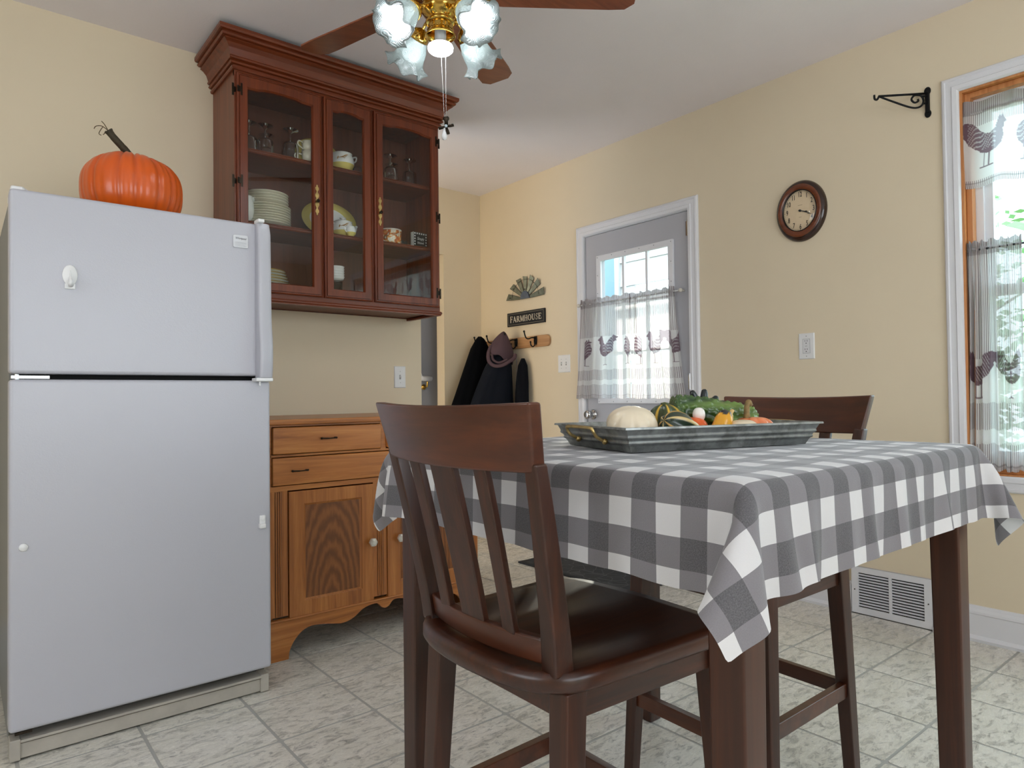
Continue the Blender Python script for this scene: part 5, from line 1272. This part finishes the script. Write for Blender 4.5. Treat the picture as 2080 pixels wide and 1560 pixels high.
# ------------------------------------------------------------ wall clock
ck = thing('wall_clock', 'oval dark wooden clock with cream dial and both hands pointing near the 4', 'clock', (XB, 1.640, 1.880))
Mc = Matrix.Rotation(-pi/2, 4, 'Y') @ Matrix.Rotation(-pi/2, 4, 'Z')   # local x -> right seen from the room, y -> up, z -> out of wall
def ell(bm, prof, rx, ry, n=56):
    """prof: list of (scale, z); ellipse with semi axes rx,ry"""
    lathe(bm, prof, n, Mc @ Matrix.Diagonal((rx, ry, 1, 1)), cap=False)
M_ckw = wood('clock_wood', C(66, 28, 14), C(112, 54, 26), C(140, 76, 40), 'y', .25, .5)
bm = BM(); ell(bm, [(1, 0), (1.0, .008), (.97, .018), (.90, .026), (.86, .027)], .125, .148); obj('outer_frame', bm, plain('dark_clock_edge', C(44, 20, 12), .22, Coat_Weight=.4), ck, smooth=True)
bm = BM(); ell(bm, [(.868, .020), (.862, .030), (.82, .032), (.70, .029), (.675, .026)], .125, .148); obj('inner_frame', bm, M_ckw, ck, smooth=True)
bm = BM(); ell(bm, [(.690, .020), (.684, .030), (.664, .031), (.655, .020)], .125, .148); obj('bezel', bm, plain('bezel_black', C(26, 18, 14), .3), ck, smooth=True)
bm = BM(); ell(bm, [(.67, .016), (0, .016)], .125, .148); obj('dial', bm, plain('aged_dial', C(222, 200, 166), .6), ck)
M_ink = plain('dial_ink', C(22, 20, 18), .6)
Rx, Ry = .125*.66*.80, .148*.66*.80
for h in range(1, 13):
    a = pi/2-2*pi*h/12; x, y = Rx*cos(a), Ry*sin(a)
    text_mesh(str(h), .034, M_ink, 'numeral', ck, Mc @ Matrix.Translation((x, y, .0172)), .60, .0002, bold=.0003)
bm = BM()
for k in range(60):
    a = 2*pi*k/60; w_ = .0007 if k % 5 else .0014; s0, s1 = .945, 1.0
    T_ = Mc @ Matrix.Translation((.125*.645*.97*cos(a), .148*.645*.97*sin(a), .0172)) @ Matrix.Rotation(a, 4, 'Z'); box(bm, -.002, .002, -w_, w_, 0, .0003, T_)
obj('minute_track', bm, M_ink, ck)
bm = BM(); box(bm, -.011, .011, .026, .0275, .0170, .0174, Mc); box(bm, -.006, .006, -.032, -.0305, .0170, .0174, Mc); obj('dial_caption', bm, plain('faded_ink', C(150, 128, 100), .7), ck)
for nm, ang, L_, w_ in (('hour_hand', -19, .044, .0040), ('minute_hand', -26, .066, .0022)):
    bm = BM(); T_ = Mc @ Matrix.Translation((0, 0, .0195 if nm[0] == 'h' else .0205)) @ Matrix.Rotation(radians(ang), 4, 'Z')
    prism(bm, [(-.008, -w_*.4), (L_*.6, -w_*.5), (L_*.7, -w_*1.3), (L_, 0), (L_*.7, w_*1.3), (L_*.6, w_*.5), (-.008, w_*.4)], 0, .0006, 'z', T_); obj(nm, bm, M_ink, ck)
bm = BM(); lathe(bm, [(0, .0165), (.0055, .0165), (.0055, .022), (0, .0225)], 14, Mc); obj('hand_boss', bm, M_ink, ck, smooth=True)
bm = BM(); ell(bm, [(.665, .026), (.60, .030), (.45, .0345), (.25, .037), (0, .038)], .125, .148, 48); obj('domed_glass', bm, glass('clock_glass', (1, 1, 1, 1), .04), ck, smooth=True)

# ------------------------------------------------------------ iron plant bracket
pb = thing('plant_bracket', 'black iron scrolled plant bracket on the wall left of the window', 'bracket', (XB, 1.081, 2.218))
ah = Vector((-.1436, .1475, 0)).normalized()
bm = BM()
for s in (-1, 1):
    prism(bm, [(.013*cos(q*pi/10)*1.0, s*.048+.0135*sin(q*pi/10)*1.25) for q in range(20)], 0, -.006, 'x')
prism(bm, [(-.008, -.045), (.008, -.045), (.008, .045), (-.008, .045)], 0, -.012, 'x'); obj('wall_plate', bm, M_black, pb, bevel=.002)
def A_(d, z): return Vector((-.010, 0, 0))+ah*d+Vector((0, 0, z))
L_ = .206
bm = BM(); tube(bm, [A_(0, .036), A_(L_*.94, .036)], .0048, 8); tube(bm, smoothpath([A_(L_*.93, .034), A_(L_*.97, .022), A_(L_*1.015, .026), A_(L_*1.02, .042)], 5), .0045, 8); obj('arm', bm, M_black, pb, smooth=True)
bm = BM(); tube(bm, smoothpath([A_(L_*.92, .034), A_(L_*.62, .006), A_(L_*.34, -.018), A_(L_*.19, -.022), A_(L_*.10, -.012), A_(L_*.07, .008), A_(L_*.12, .028), A_(L_*.24, .030), A_(L_*.30, .014), A_(L_*.24, .0), A_(L_*.17, .006), A_(L_*.18, .014)], 6), .0042, 8); tube(bm, [A_(0, -.006), A_(L_*.09, -.006)], .004, 8); tube(bm, [A_(0, .024), A_(L_*.09, .026)], .004, 8); obj('scroll', bm, M_black, pb, smooth=True)

# ------------------------------------------------------------ outlets and switches
def plate_bm(w_, h_, t_=.005):
    bm = BM(); A = [(-w_, -h_), (w_, -h_), (w_, h_), (-w_, h_)]; k = .004
    hexa(bm, [(x, y, 0) for x, y in A], [(x-math.copysign(k, x), y-math.copysign(k, y), t_) for x, y in A]); return bm
def onwall_right(y, z): return Matrix.Translation((XB, y, z)) @ Mc
def onwall_left(x, z): return Matrix.Translation((x, YA, z)) @ Matrix.Rotation(pi/2, 4, 'X')
def placed(name, label, cat, M_):
    t = thing(name, label, cat); t.matrix_world = M_; return t
t = placed('wall_outlet', 'white double wall outlet on the yellow wall left of the window', 'outlet', onwall_right(1.629, 1.2245)); bm = plate_bm(.040, .063); obj('cover_plate', bm, M_plastic, t, bevel=.001)
bm = BM(); box(bm, -.0175, .0175, -.034, .034, .004, .0066); obj('receptacle', bm, plain('receptacle_white', C(222, 222, 224), .4), t, bevel=.0008)
bm = BM()
ring(bm, [(-.0182, -.0347), (.0182, -.0347), (.0182, .0347), (-.0182, .0347)], [(-.0172, -.0337), (.0172, -.0337), (.0172, .0337), (-.0172, .0337)], .0048, .0056, 'z')
for s in (-1, 1):
    cy_ = s*.020
    for x in (-.0055, .0055): box(bm, x-.0009, x+.0009, cy_+.001, cy_+.009, .0064, .0070)
    lathe(bm, [(.0024, .0064), (.0024, .0070), (0, .0070)], 10, Matrix.Translation((0, cy_-.006, 0)))
box(bm, -.005, .005, -.0006, .0006, .0064, .0070)
for s in (-1, 1): lathe(bm, [(.0018, .0048), (.0018, .0058), (0, .0058)], 8, Matrix.Translation((0, s*.048, 0)))
obj('slots', bm, M_dark, t)
def switch(label, M_, gangs):
    t = placed('light_switch', label, 'switch', M_); bm = plate_bm(.036+.023*(gangs-1), .060); obj('cover_plate', bm, M_plastic, t, bevel=.001)
    for g_ in range(gangs):
        x = (g_-(gangs-1)/2)*.046; bm = BM(); box(bm, x-.005, x+.005, -.012, .012, .0045, .0058); obj('toggle_slot', bm, plain('slot_shadow', C(150, 150, 150), .5), t)
        bm = BM(); prism(bm, [(-.004, .004), (.006, .004), (.009, .016), (.003, .016)], x-.0042, x+.0042, 'x'); obj('toggle', bm, M_plastic, t, bevel=.0008)
        bm = BM()
        for s in (-1, 1): lathe(bm, [(.0022, .0048), (.0020, .0060), (0, .0062)], 8, Matrix.Translation((x, s*.030, 0)))
        obj('screw', bm, M_chrome, t)
switch('white double light switch plate left of the door', onwall_right(3.318, 1.2155), 2)
switch('white single light switch under the china cabinet', onwall_left(1.870, 1.112), 1)

# ------------------------------------------------------------ return air vent
vt = thing('floor_vent', 'white louvred return air vent low on the wall behind the table', 'vent', (XB-.001, 1.268, 0))
vy0, vy1, vz0, vz1 = -.165, .165, .004, .212
bm = BM(); ring(bm, rect(vy0, vy1, vz0, vz1), rect(vy0+.030, vy1-.030, vz0+.028, vz1-.026), -.016, -.008, 'x'); box(bm, -.015, -.008, -.006, .006, vz0+.02, vz1-.02)
ring(bm, rect(vy0, vy1, vz0, vz1), rect(vy0+.003, vy1-.003, vz0+.003, vz1-.003), -.012, 0, 'x'); obj('vent_frame', bm, M_trim, vt)
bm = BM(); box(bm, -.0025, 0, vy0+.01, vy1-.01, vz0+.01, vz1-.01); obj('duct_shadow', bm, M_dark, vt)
for k in range(12):
    z = vz0+.034+k*.0124
    for a, b in ((vy0+.028, -.005), (.005, vy1-.028)):
        bm = BM(); prism(bm, [(-.0145, z), (-.0135, z-.001), (-.004, z+.0075), (-.005, z+.0085)], a, b, 'y') if False else None
        vs = [(-.0155, z+.0008), (-.0150, z-.0004), (-.0075, z+.0042), (-.0080, z+.0054)]
        A = [bm.verts.new((p[0], a, p[1])) for p in vs]; B = [bm.verts.new((p[0], b, p[1])) for p in vs]
        bm.faces.new(A); bm.faces.new(B[::-1])
        for i in range(4): bm.faces.new((A[i], A[(i+1) % 4], B[(i+1) % 4], B[i]))
        obj('louvre', bm, M_trim, vt)
bm = BM()
for y in (vy0+.014, vy1-.014): lathe(bm, [(.003, 0), (.0028, .002), (0, .0025)], 8, Matrix.Translation((-.016, y, .108)) @ Matrix.Rotation(-pi/2, 4, 'Y'))
obj('screw', bm, M_pewter, vt)

# ------------------------------------------------------------ windmill art and FARMHOUSE sign
wm = thing('windmill_art', 'half windmill of grey metal blades hanging above the lettered sign', 'wall decoration', (XB-.004, 3.700, 1.700))
M_tin = plain('weathered_tin', C(126, 130, 116), .42, .6, var=(30, .28)); M_tind = plain('blued_tin', C(112, 122, 138), .4, .6, var=(20, .15))
for k in range(7):
    a = radians(8+k*164/6) if k not in (0, 6) else radians(9 if k == 0 else 171)
    L0_, L1_ = .052, (.205, .185, .168, .160, .168, .185, .205)[k]
    w0, w1 = .008, (.024, .021, .019, .017, .019, .021, .024)[k]
    bm = BM(); Mw = Mc @ Matrix.Rotation(a, 4, 'Z')
    tw = .010; P_ = [(L0_, -w0, .006), (L1_*.98, -w1, .004), (L1_*1.02, w1, .004+tw), (L0_, w0, .012)]
    if k < 3: P_ = [(L0_, -w0, .006), (L1_*.96, -w1, .004), (L1_*1.04, w1, .004+tw), (L0_, w0, .012)]
    hexa(bm, [Mw @ Vector(p) for p in P_], [Mw @ Vector((p[0], p[1], p[2]+.0012)) for p in P_]); b_ = obj('windmill_blade', bm, M_tin, wm)
    bm = BM(); q_ = [Mw @ Vector((p[0], p[1], p[2]+.001)) for p in P_]; tube(bm, q_+[q_[0]], .0011, 5); obj('blade_edge', bm, M_black, b_)
bm = BM(); tube(bm, [Mc @ Vector((.150*cos(radians(x)), .140*sin(radians(x)), .012)) for x in range(6, 175, 6)], .0012, 6); obj('wire_ring', bm, M_black, wm)
bm = BM(); pts = [(.048*cos(radians(x)), .056*sin(radians(x))) for x in range(0, 181, 12)]; prism(bm, pts, .004, .018, 'z', Mc); obj('hub', bm, M_tind, wm, bevel=.002)
bm = BM(); sphere(bm, Mc @ Vector((.004, .066, .018)), .004); sphere(bm, Mc @ Vector((-.165, .022, .016)), .0035); sphere(bm, Mc @ Vector((-.125, .085, .016)), .0035); sphere(bm, Mc @ Vector((.1, .1, .016)), .003); obj('rivet', bm, M_black, wm)
sg = thing('farmhouse_sign', 'black sign lettered FARMHOUSE in white above the coat rack', 'sign', (XB, 3.703, 1.5625))
bm = BM(); box(bm, -.207, .207, -.050, .050, .001, .012, Mc); obj('board', bm, plain('sign_black', C(14, 14, 20), .5), sg, bevel=.001)
M_sw = plain('sign_cream', C(216, 206, 186), .7); bm = BM(); ring(bm, [(-.196, -.040), (.196, -.040), (.196, .040), (-.196, .040)], [(-.1935, -.0375), (.1935, -.0375), (.1935, .0375), (-.1935, .0375)], .0122, .0126, 'z')
bm.transform(Mc); obj('border_line', bm, plain('border_grey', C(130, 124, 112), .7), sg)
# serif capitals drawn as strokes: each stroke (x0,y0,x1,y1,width); box height 1
def letter(ch_):
    T, t_ = .17, .075
    se = lambda x, y, w_=.24: (x-w_/2, y, x+w_/2, y, .05)
    D = {'F': ([(.18, .02, .18, .98, T), (.18, .95, .72, .95, t_), (.18, .52, .55, .52, t_), (.70, .98, .72, .74, .05), (.56, .64, .56, .40, .05), se(.18, .025, .34), se(.14, .975, .22)], .76),
         'A': ([(.10, .02, .46, .98, t_), (.42, .98, .82, .02, T), (.20, .34, .66, .34, t_), se(.10, .025), se(.82, .025, .30)], .95),
         'R': ([(.18, .02, .18, .98, T), (.18, .95, .50, .95, t_), (.18, .50, .50, .50, t_), (.48, .95, .64, .84, .13), (.64, .86, .64, .62, T), (.64, .62, .48, .51, .13), (.42, .52, .80, .02, T), se(.18, .025, .32), se(.84, .025, .20)], .92),
         'M': ([(.14, .02, .14, .98, t_), (.16, .98, .52, .10, T), (.52, .10, .88, .98, t_), (.92, .02, .92, .98, T), se(.14, .025, .26), se(.92, .025, .30), se(.10, .975, .18), se(.94, .975, .20)], 1.08),
         'H': ([(.18, .02, .18, .98, T), (.76, .02, .76, .98, T), (.18, .52, .76, .52, t_), se(.18, .025, .32), se(.18, .975, .32), se(.76, .025, .32), se(.76, .975, .32)], .96),
         'U': ([(.18, .30, .18, .98, T), (.74, .30, .74, .98, t_), (.18, .32, .28, .10, T*.9), (.27, .10, .45, .04, .09), (.45, .04, .64, .10, .08), (.64, .10, .74, .32, t_), se(.18, .975, .32), se(.74, .975, .26)], .92),
         'E': ([(.18, .02, .18, .98, T), (.18, .95, .70, .95, t_), (.18, .52, .54, .52, t_), (.18, .05, .72, .05, t_), (.69, .98, .71, .76, .05), (.72, .02, .75, .28, .05), (.55, .64, .55, .40, .05), se(.12, .025, .2), se(.12, .975, .2)], .80)}
    if ch_ in D: return D[ch_]
    if ch_ == 'O':
        S_ = []
        for k in range(20):
            a, b = 2*pi*k/20, 2*pi*(k+1)/20; w_ = .07+.11*abs(cos((a+b)/2))**2; S_.append((.46+.36*cos(a), .5+.47*sin(a), .46+.36*cos(b), .5+.47*sin(b), w_))
        return S_, .95
    P_ = smoothpath([(.60, .78, 0), (.50, .93, 0), (.32, .95, 0), (.17, .80, 0), (.24, .62, 0), (.46, .47, 0), (.60, .30, 0), (.54, .10, 0), (.34, .03, 0), (.18, .10, 0), (.12, .26, 0)], 4)
    return [(a.x, a.y, b.x, b.y, .07+.08*math.exp(-((a.y-.5)/.25)**2)) for a, b in zip(P_, P_[1:])]+[(.61, .98, .61, .70, .05), (.11, .02, .11, .32, .05)], .72
word = [letter(c) for c in 'FARMHOUSE']; tot = sum(x[1] for x in word)+.10*8; hs_ = .047; wsx = .345/(tot*hs_); x = -.1725; bigf = True
for k, (S_, adv) in enumerate(word):
    h_ = hs_*(1.0 if k == 0 else .92); bm = BM()
    for (xa, ya, xb_, yb, w_) in S_:
        a, b = Vector((x+xa*hs_*wsx, (ya)*h_-.0225, 0)), Vector((x+xb_*hs_*wsx, yb*h_-.0225, 0)); d_ = (b-a); 
        if d_.length < 1e-6: continue
        d_.normalize(); nn = Vector((-d_.y, d_.x, 0))*w_*h_*.5; e_ = d_*w_*h_*.12
        hexa(bm, [Mc @ (p+Vector((0, 0, .0118))) for p in (a-nn-e_, b-nn+e_, b+nn+e_, a+nn-e_)], [Mc @ (p+Vector((0, 0, .0130))) for p in (a-nn-e_, b-nn+e_, b+nn+e_, a+nn-e_)])
    obj('letter', bm, M_sw, sg); x += (adv+.10)*hs_*wsx

# ------------------------------------------------------------ coat rack and coats
rk = thing('coat_rack', 'pine board coat rack with black double hooks near the corner', 'coat rack', (XB, 0, 0))
bm = BM(); pts = [(4.225, 1.345), (4.225, 1.425), (3.475, 1.425)]+[(3.475-.030*sin(radians(q)), 1.385+.040*cos(radians(q))) for q in range(15, 180, 15)]+[(3.475, 1.345)]
prism(bm, pts, -.019, -.001, 'x'); obj('board', bm, M_pine, rk, bevel=.004)
HY = (3.585, 3.80, 4.015, 4.17)
for y in HY:
    bm = BM(); prism(bm, [(y-.012, 1.362), (y+.012, 1.362), (y+.016, 1.39), (y+.014, 1.420), (y-.014, 1.420), (y-.016, 1.39)], -.024, -.0195, 'x')
    tube(bm, smoothpath([(-.022, y, 1.408), (-.055, y, 1.409), (-.085, y, 1.400), (-.108, y, 1.405), (-.120, y, 1.428), (-.125, y, 1.446)], 5), .0048, 8); sphere(bm, (-.126, y, 1.449), .008, u=10, v=6)
    tube(bm, smoothpath([(-.022, y, 1.385), (-.030, y, 1.358), (-.048, y, 1.346), (-.064, y, 1.356), (-.068, y, 1.374)], 5), .0045, 8); sphere(bm, (-.068, y, 1.378), .007, u=10, v=6)
    obj('double_hook', bm, M_black, rk, smooth=True)
def garment(name, label, cat, levels, mat, seed, folds=5, amp=.012, n=64, loc=(0, 0, 0)):
    """levels: (z, xc, yc, half_x, half_y); ellipse sections with drapery folds"""
    t = thing(name, label, cat, loc); ks = np.array(levels); m_ = 46; P = np.zeros((m_+2, n, 3)); rs = np.random.RandomState(seed); ph = rs.rand(6)*6.28
    zs = np.linspace(ks[0, 0], ks[-1, 0], m_)
    order = np.argsort(ks[:, 0])
    for i, z in enumerate(zs):
        xc_, yc_, hx, hy = [float(np.interp(z, ks[order, 0], ks[order, c])) for c in (1, 2, 3, 4)]
        dn = (ks[0, 0]-z)/(ks[0, 0]-ks[-1, 0])
        for j in range(n):
            a = 2*pi*j/n; f_ = 1+amp/max(hy, .02)*dn*(sin(folds*a+ph[0]+2*dn)+.6*sin((folds*2+1)*a+ph[1]))
            ca_, sa_ = cos(a), sin(a); P[i+1, j] = (xc_+hx*math.copysign(abs(ca_)**.8, ca_)*(1+(f_-1)*.25), yc_+hy*math.copysign(abs(sa_)**.8, sa_)*f_, z)
    P[0] = P[1].mean(0); P[-1] = P[-2].mean(0)
    me = gridmesh(name, P, closed=True, mats=(mat,)); obj('body', me, None, t); return t
def cloth(name, col, sc=200): return plain(name, col, .95, bump=(sc, .25), Specular_IOR_Level=.1)
M_blk = cloth('black_fleece', C(7, 8, 12)); M_char = cloth('charcoal_canvas', C(27, 30, 38)); M_teal = cloth('dark_nylon', C(18, 20, 26)); M_hood = cloth('mauve_fleece', C(92, 74, 80), 120)
g1 = garment('black_jacket', 'black jacket hanging at the corner end of the coat rack', 'jacket', [(1.452, 3.040, 4.10, .012, .010), (1.43, 3.045, 4.10, .035, .030), (1.36, 3.040, 4.10, .075, .050), (1.20, 3.010, 4.08, .125, .070), (.90, 2.935, 4.06, .190, .085), (.62, 2.92, 4.05, .200, .09)], M_blk, 3)
g2 = garment('hooded_coat', 'charcoal coat with a mauve grey hood hanging in the middle of the coat rack', 'coat', [(1.34, 3.045, 3.845, .045, .035), (1.28, 3.035, 3.845, .075, .060), (1.20, 3.010, 3.84, .105, .075), (1.05, 2.965, 3.83, .145, .080), (.90, 2.93, 3.83, .180, .085), (.60, 2.92, 3.82, .205, .09)], M_char, 5)
# hood: shell with an open, hanging face and a thick rolled rim
nn_, mm = 26, 40; P = np.zeros((nn_, mm, 3))
for i in range(nn_):
    s = i/(nn_-1)
    for j in range(mm):
        a = 2*pi*j/mm; r = sin(min(s*1.35, 1.0)*pi/2)**.7*(1-.10*max(0, s-.75)*4)
        cx_, cy2, cz_ = 3.055-.035*s, 3.83-.01*s, 1.462-.185*s
        tiltz = -.040*s*cos(a+.5)
        P[i, j] = (cx_+.082*r*cos(a)*(.65+.5*s)*(1+.05*sin(3*a+4*s)), cy2+.062*r*sin(a)*(1+.06*sin(4*a+5*s)), cz_+tiltz+.010*r*sin(5*a)*s)
me = gridmesh('hood', P, closed=True, mats=(M_hood,)); ho = obj('hood', me, None, g2, label='mauve grey fleece hood'); s_ = ho.modifiers.new('s', 'SOLIDIFY'); s_.thickness = .008
cr_ = Vector((_R.x, _R.y, 0)); cf_ = -Vector((_F.x, _F.y, 0)); hc = Vector((3.035, 3.825, 1.285))+cf_*.075
def HP(u, v, w_=0): return hc+cr_*u+Vector((0, 0, v))+cf_*w_
bm = BM(); tube(bm, smoothpath([HP(-.078, .075, -.03), HP(-.096, .020, 0), HP(-.092, -.035, .012), HP(-.055, -.068, .02), HP(0, -.066, .02), HP(.050, -.040, .012), HP(.088, -.012, -.01), HP(.092, .012, -.03)], 6), .0135, 10); obj('hood_rim', bm, M_hood, ho, smooth=True)
bm = BM(); tube(bm, smoothpath([HP(-.060, .070, -.02), HP(-.070, .015, 0), HP(-.062, -.025, .008), HP(-.020, -.046, .012), HP(.040, -.022, .005)], 6), .009, 8); obj('hood_fold', bm, M_hood, ho, smooth=True)
bm = BM(); tube(bm, smoothpath([(3.10, 3.755, 1.30), (3.108, 3.748, 1.22), (3.100, 3.748, 1.10)]), .0022, 6); obj('drawstring', bm, plain('grey_cord', C(120, 116, 116), .8), g2)
garment('dark_vest', 'dark padded vest hanging behind the hooded coat on the coat rack', 'vest', [(1.27, 3.125, 3.70, .010, .012), (1.22, 3.118, 3.695, .028, .035), (1.10, 3.108, 3.69, .040, .045), (.92, 3.10, 3.69, .046, .050), (.70, 3.10, 3.69, .05, .052)], M_teal, 8, 4, .006)

# ------------------------------------------------------------ door mat
mt = thing('door_mat', 'dark charcoal patterned mat on the floor before the door', 'mat', (2.865, 2.715, 0)); M_mat = NT('rubber_mat'); vo = M_mat.new('ShaderNodeTexVoronoi'); vo.feature = 'DISTANCE_TO_EDGE'; vo.inputs['Scale'].default_value = 14; M_mat.l.new(M_mat.tex(), vo.inputs['Vector'])
f_ = M_mat.ramp(vo.outputs['Distance'], [(.0, (1, 1, 1, 1)), (.05, (0, 0, 0, 1))]); M_mat.set(Base_Color=M_mat.mix(f_, C(52, 54, 56), C(84, 86, 88)), Roughness=.8); M_mat.bump(f_, .5, .003)
bm = BM(); box(bm, -.255, .255, -.43, .43, .0005, .009); obj('mat_body', bm, M_mat.m, mt, bevel=.003)
bm = BM(); ring(bm, [(-.262, -.437), (.262, -.437), (.262, .437), (-.262, .437)], [(-.235, -.41), (.235, -.41), (.235, .41), (-.235, .41)], .0005, .0105, 'z'); obj('mat_border', bm, plain('mat_edge', C(40, 42, 44), .8), mt, bevel=.003)
